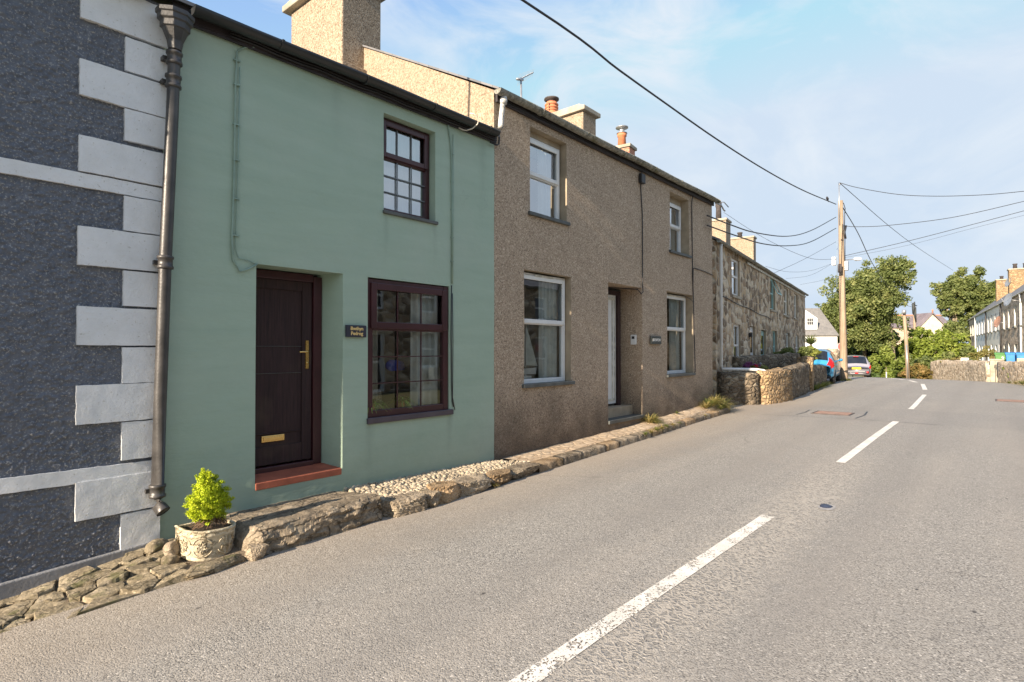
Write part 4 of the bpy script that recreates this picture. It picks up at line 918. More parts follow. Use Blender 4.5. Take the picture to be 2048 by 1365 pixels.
# things standing inside the windows
def blades(b, c, n, l, r, seed, droop=.6):
    rd = random.Random(seed)
    for i in range(n):
        a = rd.uniform(0, 6.28); e = rd.uniform(.5, 1.2); ll = l * rd.uniform(.6, 1.1); pts = []
        for k in range(5):
            t_ = k / 4; rad = ll * t_ * math.cos(e) ; z = ll * (math.sin(e) * t_ - droop * t_ * t_); pts.append(Vector((c[0] + math.cos(a) * rad, c[1] + math.sin(a) * rad, c[2] + z)))
        sd_ = Vector((-math.sin(a), math.cos(a), 0)); vs = []
        for k, p in enumerate(pts):
            w_ = r * (1 - k / 4) + .0008; vs += [p - sd_ * w_, p + sd_ * w_]
        b.add(vs, [(2 * k, 2 * k + 1, 2 * k + 3, 2 * k + 2) for k in range(4)], 0, True)
for i, (x, lab) in enumerate([(3.84, 'spider plant at the left inside the maroon ground floor window'), (4.26, 'spider plant at the middle inside the maroon ground floor window')]):
    sp = empty('spider_plant', (x, 5.36, .93), 0, lab, 'house plant'); b = MB(); blades(b, (x, 5.35, .97), 90, .30, .011, i, .75); b.build('leaves', m_leaf('spider leaf %d' % i, (.20, .32, .08), (.36, .48, .14), (.62, .66, .32), 8, .5), sp)
    b = MB(); b.lathe([(0, 0), (.05, 0), (.065, .09), (.0, .09)], (x, 5.36, .90), 14); b.build('pot', M['claypot'], sp)
bl = empty('blue_cushion', (4.40, 5.62, 1.42), 0, 'bright blue rounded object seen inside the maroon ground floor window', 'cushion')
q = rock_bm(.30, .12, .16, 9, 2.4, .05, 10); q.v = [(x + 4.40, y + 5.62, z + 1.40) for x, y, z in q.v]; q.build('cover', plain('blue cloth', (.02, .06, .42), .5, .1), bl)
nt_ = empty('window_note', (4.67, 5.24, 1.28), 0, 'small cream paper note stuck inside the maroon ground floor window', 'note'); b = MB(); b.box(4.62, 4.70, 5.262, 5.264, 1.24, 1.38); b.box(4.645, 4.72, 5.266, 5.268, 1.21, 1.27); b.build('paper', M['creamwash'], nt_)
pc = rock('paper_parcel', (4.00, 5.45, 1.02), (.14, .06, .26), 31, M['cobble'], .2, 4, .08, 'upright cream parcel between the spider plants inside the maroon window', 'parcel', n=8)
# model yacht in the brown cottage window
M['sail'] = m_leaf('translucent sailcloth', (.80, .82, .80), (.84, .86, .84), (.88, .90, .88), 2, .4)
yt = empty('model_yacht', (6.66, 5.42, 1.18), 0, 'white model sailing boat standing inside the lower left brown cottage window', 'model boat')
b = MB(); n = 10; vs = []
for i in range(n + 1):
    t_ = i / n; x = 6.44 + .50 * t_; w_ = .05 * math.sin(math.pi * (t_ * .85 + .1)); vs += [(x, 5.42 - w_, 1.30 + .02 * t_), (x, 5.42, 1.22), (x, 5.42 + w_, 1.30 + .02 * t_)]
b.add(vs, [(3 * i + j, 3 * i + 3 + j, 3 * i + 4 + j, 3 * i + 1 + j) for i in range(n) for j in (0, 1)] + [(3 * i, 3 * i + 2, 3 * i + 5, 3 * i + 3) for i in range(n)], 0); b.build('hull', M['upvc'], yt)
b = MB(); b.add([(6.70, 5.42, 1.36), (6.95, 5.40, 1.34), (6.705, 5.42, 1.96)], [(0, 1, 2)]); b.add([(6.70, 5.422, 1.36), (6.95, 5.402, 1.34), (6.705, 5.422, 1.96)], [(2, 1, 0)]); b.build('sail', M['sail'], yt)
b = MB(); b.add([(6.66, 5.42, 1.34), (6.45, 5.44, 1.36), (6.665, 5.42, 1.84)], [(0, 1, 2)]); b.add([(6.66, 5.422, 1.34), (6.45, 5.442, 1.36), (6.665, 5.422, 1.84)], [(2, 1, 0)]); b.build('sail', M['sail'], yt)
b = MB(); b.tube([(6.69, 5.42, 1.28), (6.69, 5.42, 2.0)], .006, 6); b.box(6.6, 6.78, 5.38, 5.46, 1.16, 1.20); b.tube([(6.69, 5.42, 1.2), (6.69, 5.42, 1.3)], .01, 6); b.build('mast', M['upvc'], yt)
#--PART2--
# ================================================================== PLANTER AND CONIFER
pl = empty('stone_planter', (1.88, 4.7, 0), 0, 'carved cream stone planter with a bowed front on the rubble slabs', 'planter')
PC = (1.880, 4.83)
def Dsec(a, s, z):          # a in 0..1 round the bow, s scale
    th = math.pi * a; ca_, sa_ = math.cos(th), math.sin(th); e = .75
    return (PC[0] - .205 * s * math.copysign(abs(ca_) ** e, ca_) - .012 * math.sin(th), PC[1] - .285 * s * abs(sa_) ** e, z)
PZ0, PZ1 = -.02, .215
def Pz(t_, a): return lerp(PZ0, PZ1, t_) + lerp(.030, -.015, a) * 1.0
def Ps(t_): return lerp(.90, 1.0, t_ ** .8)
b = MB(); prof = [(0, .97), (.02, 1.0), (.07, 1.0), (.09, .985), (.14, .985), (.5, .985), (.78, .985), (.80, 1.0), (.84, 1.0), (.86, .99), (.93, .99), (.95, 1.015), (1.0, 1.01)]
n = 40; vs = []
for t_, k in prof:
    for i in range(n + 1): vs.append(Dsec(i / n, Ps(t_) * k, Pz(t_, i / n)))
for k, dz in ((.90, 0), (.87, -.05)):
    for i in range(n + 1):
        q = Dsec(i / n, Ps(1) * k, Pz(1, i / n) + dz); vs.append((q[0], q[1] - .004, q[2]))
m_ = n + 1; rows = len(prof) + 2
b.add(vs, [(r * m_ + i, r * m_ + i + 1, (r + 1) * m_ + i + 1, (r + 1) * m_ + i) for r in range(rows - 1) for i in range(n)], 0, True)
b.box(PC[0] - .195, PC[0] + .200, PC[1] - .01, PC[1] + .02, PZ0 + .03, PZ1 + .02)
stn = m_rock('cast cream stone', [(.34, .28, .18), (.52, .45, .32), (.66, .60, .46)], 9, .10, .006)
BD = b.build('body', stn, pl)
def onbow(a, t_, out=.004):
    q = Dsec(a, Ps(t_) * .985, Pz(t_, a)); th = math.pi * a; return Vector((q[0] - math.cos(th) * out, q[1] - math.sin(th) * out, q[2]))
rl = MB()
def curve(pts, r=.0045): rl.tube([onbow(a, t_, .003) for a, t_ in pts], r, 6)
for k, a0 in enumerate((.12, .37, .62, .87)):
    if k % 2 == 1 or k == 0:
        for j in range(8):                       # rosette petals
            an_ = 2 * math.pi * j / 8
            pts = [(a0 + .018 * math.cos(an_), .46 + .05 * math.sin(an_))]
            for d_, o_ in ((.045, .35), (.062, 0), (.045, -.35)): pts.append((a0 + d_ * math.cos(an_ + o_), .46 + d_ * 3.3 * math.sin(an_ + o_)))
            pts.append(pts[0]); curve(pts, .004)
        curve([(a0 + .012 * math.cos(x_), .46 + .035 * math.sin(x_)) for x_ in np.linspace(0, 6.28, 9)], .006)
    else:
        for s_ in (-1, 1):                       # palmette with scrolls
            for q_ in (.0, .025, .05): curve([(a0, .20), (a0 + s_ * q_ * .6, .5), (a0 + s_ * q_ * 1.5, .74)], .0045)
            curve([(a0, .22), (a0 + s_ * .04, .22), (a0 + s_ * .08, .34), (a0 + s_ * .07, .5), (a0 + s_ * .05, .42)], .0045)
    curve([(a0 + .115 * math.cos(x_), .45 + .33 * math.sin(x_)) for x_ in np.linspace(.3, 2.84, 10)], .004)
    curve([(a0 + .115 * math.cos(x_), .45 + .30 * math.sin(x_)) for x_ in np.linspace(3.5, 5.9, 10)], .004)
for k in range(9):
    a0 = .08 + k * .105
    for s_ in (-.012, 0, .012): curve([(a0 + s_ * .3, .865), (a0 + s_, .915)], .0035)
rl.tube([onbow(.02, .72, .0), onbow(.035, .6, .022), onbow(.03, .48, .0)], .012, 8)
rl.build('carved_relief', stn, BD)
b = MB(); vs = [(PC[0], PC[1] - .10, PZ1 + .0)]
for i in range(n + 1):
    q = Dsec(i / n, .90, Pz(1, i / n) - .022); vs.append(q)
b.add(vs, [(0, i + 1, i + 2) for i in range(n)] + [(0, n + 1, 1)], 0, True); b.build('soil', plain('dark potting soil', (.05, .035, .022), .95, .5, 30, 1, .01), pl)
def leafmass(clumps, count, size, seed, fold=.3, flat=.0, shell=.55, sub=9, subr=.42, aspect=1.8):
    """clumps: (x, y, z, rx, ry, rz); leaves gathered in sub-clumps near the surface so that the outline stays uneven"""
    rs = np.random.RandomState(seed); subs = []
    if sub == 0: subs = [c_ for c_ in clumps]
    for (x, y, z, rx, ry, rz) in clumps:
        for k in range(sub):
            d = rs.normal(size=3); d /= np.linalg.norm(d); f = rs.uniform(.45, 1.02) if rs.rand() > .12 else rs.uniform(1.0, 1.22)
            q = subr * rs.uniform(.6, 1.25); subs.append((x + d[0] * rx * f, y + d[1] * ry * f, z + d[2] * rz * f, rx * q, ry * q, rz * q))
    wts = np.array([s_[3] * s_[4] + s_[3] * s_[5] for s_ in subs]); wts /= wts.sum()
    idx = rs.choice(len(subs), count, p=wts); sb = np.array(subs)[idx]
    d = rs.normal(size=(count, 3)); d /= np.linalg.norm(d, axis=1)[:, None]
    f = shell + (1 - shell) * rs.rand(count, 1) ** .7
    c = sb[:, :3] + d * f * sb[:, 3:]
    nrm = d * .6 + rs.normal(size=(count, 3)) * .55 + np.array([0, 0, .35]); nrm /= np.linalg.norm(nrm, axis=1)[:, None]
    t_ = np.cross(nrm, rs.normal(size=(count, 3))); t_ /= np.linalg.norm(t_, axis=1)[:, None]; u = np.cross(nrm, t_)
    sz = size * rs.uniform(.6, 1.35, (count, 1))
    a = c - t_ * sz * aspect / 2; e = c + t_ * sz * aspect / 2; l = c + u * sz * .5 - nrm * sz * fold * .3; r_ = c - u * sz * .5 - nrm * sz * fold * .3
    return np.stack([a, l, e, r_], 1).reshape(-1, 3)
def leafobj(name, V_, mat, parent=None):
    if parent is not None:
        inv = np.array(mtx(root_of(parent)).inverted()); V_ = V_ @ inv[:3, :3].T + inv[:3, 3]
    n = len(V_) // 4; me = bpy.data.meshes.new(name); me.vertices.add(len(V_)); me.vertices.foreach_set('co', V_.ravel())
    me.loops.add(4 * n); me.loops.foreach_set('vertex_index', np.arange(4 * n)); me.polygons.add(n); me.polygons.foreach_set('loop_start', np.arange(0, 4 * n, 4)); me.polygons.foreach_set('loop_total', np.full(n, 4))
    me.materials.append(mat); me.update(); me.validate()
    o = bpy.data.objects.new(name, me); col.objects.link(o)
    if parent is not None: o.parent = parent
    return o
cf = empty('dwarf_conifer', (1.86, 4.68, .24), 0, 'small bright lime green conifer growing in the carved stone planter', 'conifer')
cfm = m_leaf('lime conifer foliage', (.20, .30, .012), (.50, .60, .02), (.72, .74, .06), 14, .3)
cl_ = [(1.83, 4.69, .325, .12, .12, .08), (1.82, 4.69, .40, .13, .12, .09), (1.93, 4.70, .37, .12, .10, .09), (1.86, 4.69, .46, .13, .11, .09), (1.85, 4.69, .53, .10, .09, .08), (1.835, 4.69, .60, .055, .05, .06)]
leafobj('foliage', np.concatenate([leafmass(cl_, 24000, .0070, 5, shell=.1, sub=44, subr=.27, aspect=2.0), leafmass([(1.99, 4.74, .38, .05, .05, .06)], 900, .009, 6), leafmass([(1.84, 4.69, .345, .125, .11, .07), (1.86, 4.69, .42, .135, .12, .09), (1.85, 4.69, .49, .105, .10, .09), (1.84, 4.69, .55, .07, .07, .07), (1.825, 4.69, .60, .04, .04, .06), (1.82, 4.69, .645, .018, .018, .045)], 16000, .0075, 8, shell=.1, sub=0)]), cfm, cf)
b = MB(); rd = random.Random(4); b.tube([(1.86, 4.68, .23), (1.86, 4.68, .45)], .012, 6)
for i in range(90):
    a = rd.uniform(0, 6.28); e = rd.uniform(.06, .15); b.tube([(1.86 + math.cos(a) * e, 4.68 + math.sin(a) * e * .9, .225 + rd.uniform(0, .02)), (1.86 + math.cos(a + .5) * e * .6, 4.68 + math.sin(a + .5) * e * .6, .25 + rd.uniform(0, .06)), (1.86, 4.68, .30 + rd.uniform(0, .05))], .0022, 3)
b.build('trunk', m_wood('brown twigs', (.07, .04, .022), (.20, .12, .07)), cf)

# ================================================================== STONE TERRACE beyond the brown house
te = empty('stone_terrace', (15.5, 5.86, .1), R_(6.5), 'dark rubble stone terrace with pale reveals beyond the brown cottage', 'terraced houses')
TO = [(1.85, 2.95, 3.26, 4.40), (8.22, 9.35, 3.19, 4.45), (11.6, 12.8, 3.14, 4.34), (14.6, 15.8, 3.14, 4.34), (2.06, 3.05, 1.0, 2.38), (4.43, 5.3, .15, 2.39), (6.29, 7.3, .15, 2.31), (8.65, 9.68, 1.0, 2.35), (12.05, 13.1, 1.0, 2.34), (15.0, 16.2, 1.0, 2.30)]
TO = [(a, c_, z0 - .1, z1 - .1, .22) for a, c_, z0, z1 in TO]
b = MB(); wall_mesh(b, 0, 18.7, lambda x: -1.2, lambda x: 4.48, 0, TO, .03, .6)
for g_ in (0, 18.7): b.add([(g_, 0, -1.2), (g_, 6.2, -1.2), (g_, 6.2, 4.48), (g_, 3.1, 6.05), (g_, 0, 4.48)], [(0, 1, 2, 3, 4)])
b.quad((0, 6.2, -1.2), (18.7, 6.2, -1.2), (18.7, 6.2, 4.48), (0, 6.2, 4.48)); b.quad((.1, 2.5, -1), (18.6, 2.5, -1), (18.6, 2.5, 4.4), (.1, 2.5, 4.4), 2)
b.build('wall', [M['stonewall'], M['reveal'], M['room']], te, world=False)
b = MB(); zE, zR = 4.52, 6.16; b.prism([(-.12, zE), (3.1, zR), (6.3, zE), (6.3, zE - .06), (3.1, zR - .06), (-.12, zE - .06)], 'x', -.05, 18.8); b.build('roof', M['roof'], te, world=False)
gutter(te, -.1, 18.8, 4.47, -.12, .065, M['lichengutter'], world=False, brk=2.4)
b = MB(); b.box(3.9, 18.7, -.05, -.02, 4.32, 4.40); b.build('fascia', M['dirtyupvc'], te, world=False)
tcols = ['upvc', 'teal', 'creamwash', 'creamwash', 'upvc', None, None, 'teal', 'creamwash', 'creamwash']; M['teal'] = plain('pale teal paint', (.30, .50, .48), .5, .1)
for i, (a, c_, z0, z1, _) in enumerate(TO):
    if tcols[i] is None:
        d = MB(); d.box(a + .02, c_ - .02, .08, .13, z0, z1 - .02); D_ = d.build('door', M['upvc'] if i == 5 else M['teal'], te, world=False, label='white front door' if i == 5 else 'pale teal front door'); f = MB(); f.box(a + .15, c_ - .15, .07, .082, z1 - .9, z1 - .2); f.build('pane', M['darkglass'], D_, world=False)
    else:
        f = MB(); fm = M[tcols[i]]; y0_ = .07; frame_rect(f, a, c_, z0, z1, y0_, .07, .06); zm = (z0 + z1) / 2 + .03; f.box(a + .07, c_ - .07, y0_ + .001, y0_ + .059, zm - .03, zm + .03); W_ = f.build('window', fm, te, world=False)
        p = MB(); p.quad((a + .06, y0_ + .03, z0 + .06), (c_ - .06, y0_ + .03, z0 + .06), (c_ - .06, y0_ + .03, z1 - .06), (a + .06, y0_ + .03, z1 - .06)); p.build('pane', M['glass'], W_, world=False)
        g = MB(); xm = (a + c_) / 2; g.box(xm - .012, xm + .012, y0_ + .034, y0_ + .05, z0 + .07, z1 - .07); g.build('glazing_bars', fm, W_, world=False)
        s_ = MB(); s_.box(a - .04, c_ + .06, -.05, y0_, z0 - .09, z0 - .01); s_.build('sill', M['concrete'], W_, world=False)
f = MB(); a, c_ = 8.29, 9.28; f.prism([(.0, 0), (-.28, -.62), (-.25, -.62), (.03, 0)], 'x', a, a + .05); f.prism([(.0, 0), (-.28, -.62), (-.25, -.62), (.03, 0)], 'x', c_ - .05, c_); f.prism([(-.28, -.62), (-.25, -.62), (-.22, -.56), (-.25, -.56)], 'x', a + .05, c_ - .05)
f.v = [(x, y, z + 4.30) for x, y, z in f.v]; f.build('open_sash', M['teal'], te, world=False)
lt = MB(); lt.box(4.12, 4.22, -.12, -.02, 1.90, 2.05); lt.build('porch_lamp', M['black'], te, world=False, bevel=.01)
mb_ = MB(); mb_.box(4.6, 4.95, -.30, -.02, .75, 1.05); mb_.build('meter_box', plain('grey meter box', (.35, .40, .46), .5), te, world=False, bevel=.01)
tw = MB(); tw.tube([(.3 + .5 * k, -.03, 3.0 - .02 * k + .02 * math.sin(k)) for k in range(17)], .014, 6); tw.build('wall_cable', M['cable'], te, world=False)
dp = MB(); dp.tube([(.22, -.10, 4.46), (.22, -.09, 4.30), (.22, -.08, 1.02), (.26, -.09, .95)], .042, 10); dp.tube([(.22, -.09, .955), (.55, -.45, .945), (.92, -.86, .93), (1.05, -1.02, .90), (1.08, -1.1, .84)], .045, 10); dp.build('downpipe', M['upvc'], te, world=False)
def chim(root, x0, x1, y0, y1, z0, z1, mat, ph, kind='soot', lab=None, px=None):
    c = MB(); c.box(x0, x1, y0, y1, z0, z1); C_ = c.build('chimney', mat, root, world=False, bevel=.02, label=lab)
    k = MB(); k.box(x0 - .05, x1 + .05, y0 - .05, y1 + .05, z1, z1 + .10); k.build('chimney_cap', M['concrete'], C_, world=False, bevel=.015)
    for q in (px or [(y0 + y1) / 2]):
        p = MB(); p.lathe([(0, 0), (.14, 0), (.12, ph * .75), (.15, ph * .8), (.15, ph), (.08, ph), (0, ph)], ((x0 + x1) / 2, q, z1 + .1), 12); p.build('chimney_pot', M[kind], C_, world=False)
    return C_
# local heights = world - .1
CB = chim(te, .76, 1.24, 2.8, 3.55, 5.2, 7.86, M['brick'], .45, 'claypot', 'orange brick chimney with a silver cowl', [3.15])
cw_ = MB(); cw_.lathe([(0, 0), (.17, .0), (.17, .02), (.08, .03), (.08, .17), (.20, .18), (.20, .21), (0, .24)], (1.0, 3.15, 8.41), 16); cw_.build('cowl', M['metal'], CB, world=False)
chim(te, 11.8, 12.7, 2.5, 4.4, 5.2, 7.60, M['cream'], .85, 'soot', None, [2.95])
chim(te, 18.1, 18.75, 2.5, 4.3, 5.2, 7.80, M['cream'], .32, 'soot', None, [3.3])

# ================================================================== GARDEN WALLS (left)
def stone_wall(name, pts, mat, th=.35, label=None, cat='wall', group=None, step=.22, cop=None, amp=.05):
    """pts: (x, y, z_bottom, z_top)"""
    P_ = []
    for a, c_ in zip(pts, pts[1:]):
        n = max(1, int(math.hypot(c_[0] - a[0], c_[1] - a[1]) / step))
        for k in range(n): P_.append([lerp(a[i], c_[i], k / n) for i in range(4)])
    P_.append(list(pts[-1])); nz_ = 7; b = MB(); vs = []
    for i, p in enumerate(P_):
        q, r = P_[max(0, i - 1)], P_[min(len(P_) - 1, i + 1)]; d = Vector((r[0] - q[0], r[1] - q[1], 0)).normalized(); nn = Vector((-d.y, d.x, 0))
        top = p[3] + .05 * mnoise.noise(Vector((p[0] * 1.9, p[1] * 2, 3)))
        for j in range(nz_): 
            z = lerp(p[2], top, j / (nz_ - 1)); o_ = amp * mnoise.noise(Vector((p[0] * 3.1, p[1] * 3.1, z * 3.5))); vs.append((p[0] - nn.x * (th / 2 + o_), p[1] - nn.y * (th / 2 + o_), z))
        vs.append((p[0], p[1], top + .05 + .03 * mnoise.noise(Vector((p[0] * 5, 0, 0)))))
        for j in range(nz_ - 1, -1, -1):
            z = lerp(p[2], top, j / (nz_ - 1)); o_ = amp * mnoise.noise(Vector((p[0] * 3.1 + 9, p[1] * 3.1, z * 3.5))); vs.append((p[0] + nn.x * (th / 2 + o_), p[1] + nn.y * (th / 2 + o_), z))
    m_ = 2 * nz_ + 1
    fs = [(i * m_ + j, (i + 1) * m_ + j, (i + 1) * m_ + j + 1, i * m_ + j + 1) for i in range(len(P_) - 1) for j in range(m_ - 1)] + [tuple(range(m_)), tuple((len(P_) - 1) * m_ + j for j in range(m_))[::-1]]
    b.add(vs, fs, 0, True); o = b.build(name, mat); tag(o, label, cat, group); return o
stone_wall('garden_wall', [(15.62, 5.86, -.1, .93), (16.42, 5.12, -.1, .92)], M['gardenstone'], .4, 'garden wall with shade put into its dark stone, under the white horizontal drainpipe', amp=.06)
stone_wall('garden_wall', [(16.48, 5.06, -.1, .97), (17.0, 4.92, -.1, .98), (18.2, 4.86, -.1, .99)], M['goldstone'], .45, 'ochre stone corner of the garden wall bulging to the road', amp=.08)
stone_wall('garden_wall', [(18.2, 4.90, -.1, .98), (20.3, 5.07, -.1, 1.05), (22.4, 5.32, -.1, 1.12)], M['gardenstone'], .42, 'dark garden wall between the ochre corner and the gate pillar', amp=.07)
stone_wall('gate_pillar', [(22.55, 5.30, -.1, 1.32), (22.95, 5.34, -.1, 1.32)], M['goldstone'], .5, 'tall ochre stone pillar in the garden wall before the blue car', 'pillar', step=.1)
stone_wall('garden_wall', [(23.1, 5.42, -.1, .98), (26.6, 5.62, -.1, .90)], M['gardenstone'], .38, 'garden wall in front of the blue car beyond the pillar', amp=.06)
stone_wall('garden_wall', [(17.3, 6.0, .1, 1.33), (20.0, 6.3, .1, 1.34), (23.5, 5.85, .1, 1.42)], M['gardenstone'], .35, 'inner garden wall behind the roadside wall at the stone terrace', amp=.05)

# ================================================================== PLANTS
LG = m_leaf('sunlit broad leaves', (.060, .088, .030), (.165, .20, .065), (.38, .37, .15), .8)
LD = m_leaf('tree shade leaves', (.025, .055, .018), (.06, .10, .028), (.12, .17, .05), .6)  # leaf green darkened to carry the shade under the big tree
LY = m_leaf('yellow green leaves', (.09, .14, .02), (.20, .26, .04), (.36, .38, .08), .9)
LV = m_leaf('variegated leaves', (.08, .12, .03), (.32, .34, .08), (.62, .58, .20), 2.4)
LR = m_leaf('rusty green leaves', (.10, .11, .03), (.25, .17, .06), (.40, .24, .10), 2)
def shrub(name, label, clumps, count, size, mat, seed, cat='shrub', trunk=None, group=None, **kw):
    c0 = clumps[0]; zb = min(c[2] - c[5] for c in clumps)
    r = empty(name, (c0[0], c0[1], zb), 0, label, cat, group)
    leafobj('foliage' if cat != 'tree' else 'crown', leafmass(clumps, count, size, seed, **kw), mat, r)
    b = MB()
    for t_ in (trunk or [[(c0[0], c0[1], zb - .3), (c0[0], c0[1], c0[2])]]):
        k = len(t_) ; b.tube(t_[:], [lerp(.05 if cat != 'tree' else .22, .02 if cat != 'tree' else .07, i / (k - 1)) for i in range(k)], 8)
    b.build('trunk' if cat == 'tree' else 'stem', M['bark'], r); return r
def C(p, r, ry=None, rz=None): return (p[0], p[1], p[2], r, ry or r, rz or r)
shrub('variegated_shrub', 'yellow and green variegated shrub above the inner garden wall', [C((25.21, 5.87, 1.54), .32, .4, .28), C((25.31, 5.75, 1.36), .24, .4, .20)], 2600, .05, LV, 1)
shrub('garden_shrub', 'dark green rounded shrub between the stone terrace and the yellow shrub', [C((23.86, 5.91, 1.43), .55, .5, .34), C((23.63, 6.19, 1.35), .42, .5, .24)], 3200, .05, LG, 2)
yk = empty('yucca', (27.54, 6.22, 1.25), 0, 'spiky green yucca rising behind the variegated shrub', 'yucca'); b = MB(); blades(b, (27.54, 6.22, 1.8), 110, 1.0, .03, 8, .45); b.build('leaves', LG, yk)
b = MB(); b.tube([(27.55, 6.23, 0.7), (27.54, 6.22, 1.8)], .06, 8); b.build('stem', M['bark'], yk)
PU = m_leaf('purple petals', (.12, .02, .14), (.30, .07, .28), (.45, .16, .40), 12); 
fl = empty('flower_bed', (18.17, 5.82, 1.04), 0, 'purple and red flowers trailing over the dark garden wall', 'flowers')
leafobj('petals', leafmass([C((17.89, 5.84, 1.08), .20, .2, .09), C((18.21, 5.77, 1.12), .16, .2, .10)], 700, .04, 3), PU, fl)
leafobj('foliage', leafmass([C((18.07, 5.78, 1.03), .30, .2, .08), C((18.25, 5.57, 1.06), .22, .2, .10)], 700, .04, 4), LG, fl)
leafobj('red_petals', leafmass([C((18.08, 5.62, 1.07), .07, .1, .04)], 60, .04, 5), plain('red petals', (.6, .05, .06), .6), fl)
def weeds(label, spots, mats, name='weed_clump', seed=0, l=.22, n=60, gr_=None):
    r = empty(name, spots[0][:3], 0, label, 'weeds', gr_)
    for i, (x, y, z, k) in enumerate(spots):
        b = MB(); blades(b, (x, y, z), int(n * k), l * k, .0045 + .002 * (l > .3), seed + i, .5); b.build('stalks', mats[i % len(mats)], r)
    return r
weeds('dry yellow weeds in the corner of the recessed white door', [(10.06, 5.10, .17, 1.5), (10.22, 5.10, .17, 1.2), (10.35, 5.14, .18, .9), (10.15, 5.0, .17, .8)], [M['drygrass'], M['grass']], seed=10, l=.34, n=80)
weeds('green weeds on the kerb in front of the recessed white door', [(9.0, 4.64, .12, 1.0), (9.25, 4.66, .12, 1.1), (9.5, 4.68, .13, 1.2), (9.75, 4.70, .13, 1.2), (10.0, 4.72, .14, 1), (10.3, 4.73, .14, .9), (10.6, 4.75, .14, .8)], [M['grass'], M['drygrass']], seed=30, l=.17, n=70)
weeds('tall dry weeds at the far corner of the brown cottage', [(12.7, 5.05, .26, 1.2), (12.95, 5.05, .27, 1.6), (13.2, 5.06, .28, 1.8), (13.45, 5.1, .28, 1.7), (13.7, 5.12, .2, 1.8), (13.95, 5.1, .15, 1.7), (14.2, 5.1, .12, 1.3), (13.3, 4.92, .2, 1.0), (13.8, 4.95, .12, 1.0)], [M['drygrass'], M['grass']], seed=50, l=.36, n=70)
weeds('small green weed against the brown wall right of the door', [(11.35, 5.12, .25, 1.0)], [M['grass']], seed=70, l=.14)
weeds('weeds at the foot of the garden wall before the blue car', [(23.3, 5.15, .08, 1.3), (23.9, 5.2, .08, 1.5), (24.6, 5.25, .08, 1.6), (25.4, 5.3, .08, 1.5), (26.2, 5.35, .08, 1.4)], [M['grass']], seed=80, l=.4, n=90)
weeds('small weeds where the kerb meets the ochre boulder', [(4.86, 4.40, .03, 1.0), (12.1, 4.82, .15, 1.2)], [M['drygrass']], seed=90, l=.10)
weeds('grassy weeds at the foot of the big wooden utility pole', [(31.3, 5.5, .05, 1.2), (31.8, 5.5, .05, 1.2), (31.0, 5.7, .05, 1.0)], [M['grass']], seed=95, l=.35, n=90)
weeds('green and dry weeds on the verge below the right hand stone wall', [(30.0, -1.25, .1, 1.1), (30.6, -1.15, .1, 1.5), (31.2, -1.05, .1, 1.7), (31.8, -.95, .1, 1.6), (32.4, -.8, .1, 1.3), (33.2, -.6, .08, 1.0), (34.2, -.4, .05, .8), (29.2, -1.4, .1, 1.3)], [M['grass'], M['drygrass']], seed=120, l=.40, n=110)

# trees and hedges beyond the crest
BT = [(61.53, 10.94, 5.82), (60.68, 11.96, 4.96), (61.64, 9.24, 7.13), (62.86, 7.77, 8.43), (63.58, 6.92, 8.99), (61.36, 9.61, 4.81), (62.41, 8.36, 5.74), (60.72, 10.4, 3.32), (61.98, 8.91, 3.65), (60.48, 12.22, 3.45)]
BR = [1.9, 1.2, 2.1, 1.7, 1.3, 2.4, 1.9, 2.1, 1.9, 1.2]
shrub('big_tree', 'largest leafy tree leaning right behind the wooden utility pole', [C(p, r, r * 1.2, r * .95) for p, r in zip(BT, BR)], 60000, .13, LG, 11, 'tree', trunk=[[(63.48, 7.26, -1.7), (63.29, 7.41, 2.02), (63.05, 7.63, 4.34), (62.64, 8.08, 6.2)], [(63.05, 7.63, 4.34), (63.4, 7.19, 6.2), (63.62, 6.89, 8.06)], [(62.84, 9.57, -1.76), (62.74, 9.6, 2.03), (62.3, 10.04, 5.34)], [(61.61, 11.01, -1.76), (61.45, 11.12, 2.03), (60.92, 11.67, 4.87)]], sub=60, subr=.26, shell=.2)
shrub('shade_shrub', 'undergrowth behind the silver car, tree shade put into its dark leaf green', [C((66.63, 11.21, 1.55), 2.2, 2, 1.8), C((67.95, 9.66, 1.55), 2.2, 2, 2.0), C((65.15, 12.95, 1.55), 1.8, 2, 1.8), C((69.1, 8.3, 1.55), 2.0, 2, 2.0), C((65.47, 9.53, -0.66), 2.2, 1.5, 1.4)], 11000, .24, LD, 12)
shrub('ivy_shrub', 'yellow green bush at the road edge right of the silver car', [C((55.8, 6.99, 0.12), .9, 1, .9), C((57.47, 6.56, 0.93), 1.0, 1, 1.2), C((56.08, 6.69, -0.71), 1.1, 1, .8), C((56.69, 5.96, -0.3), .9, 1, .9)], 7000, .13, m_leaf('ivy leaves', (.07, .11, .02), (.18, .23, .045), (.34, .36, .10), .8), 13)
shrub('wide_shrub', 'wide yellow green shrub in front of the far gabled house', [C((68.94, 5.39, 2.04), 1.9, 1.8, 1.3), C((71.14, 4.35, 2.3), 1.8, 1.8, 1.2), C((68.31, 6.15, 1.55), 1.5, 1.5, 1.4), C((68.35, 4.57, 0.83), 2.2, 1.5, 1.3), C((70.7, 3.34, 1.31), 1.8, 1.8, 1.3), C((69.84, 5.86, 3.15), .9, .9, .7)], 13000, .17, m_leaf('bright shrub leaves', (.08, .12, .02), (.21, .27, .045), (.38, .40, .09), .7), 14, trunk=[[(68.25, 4.74, -1.34), (68.1, 4.87, 0.59), (67.87, 5.11, 2.03)], [(68.1, 4.87, 0.59), (68.65, 4.2, 2.03)]], sub=50, subr=.28, shell=.2)
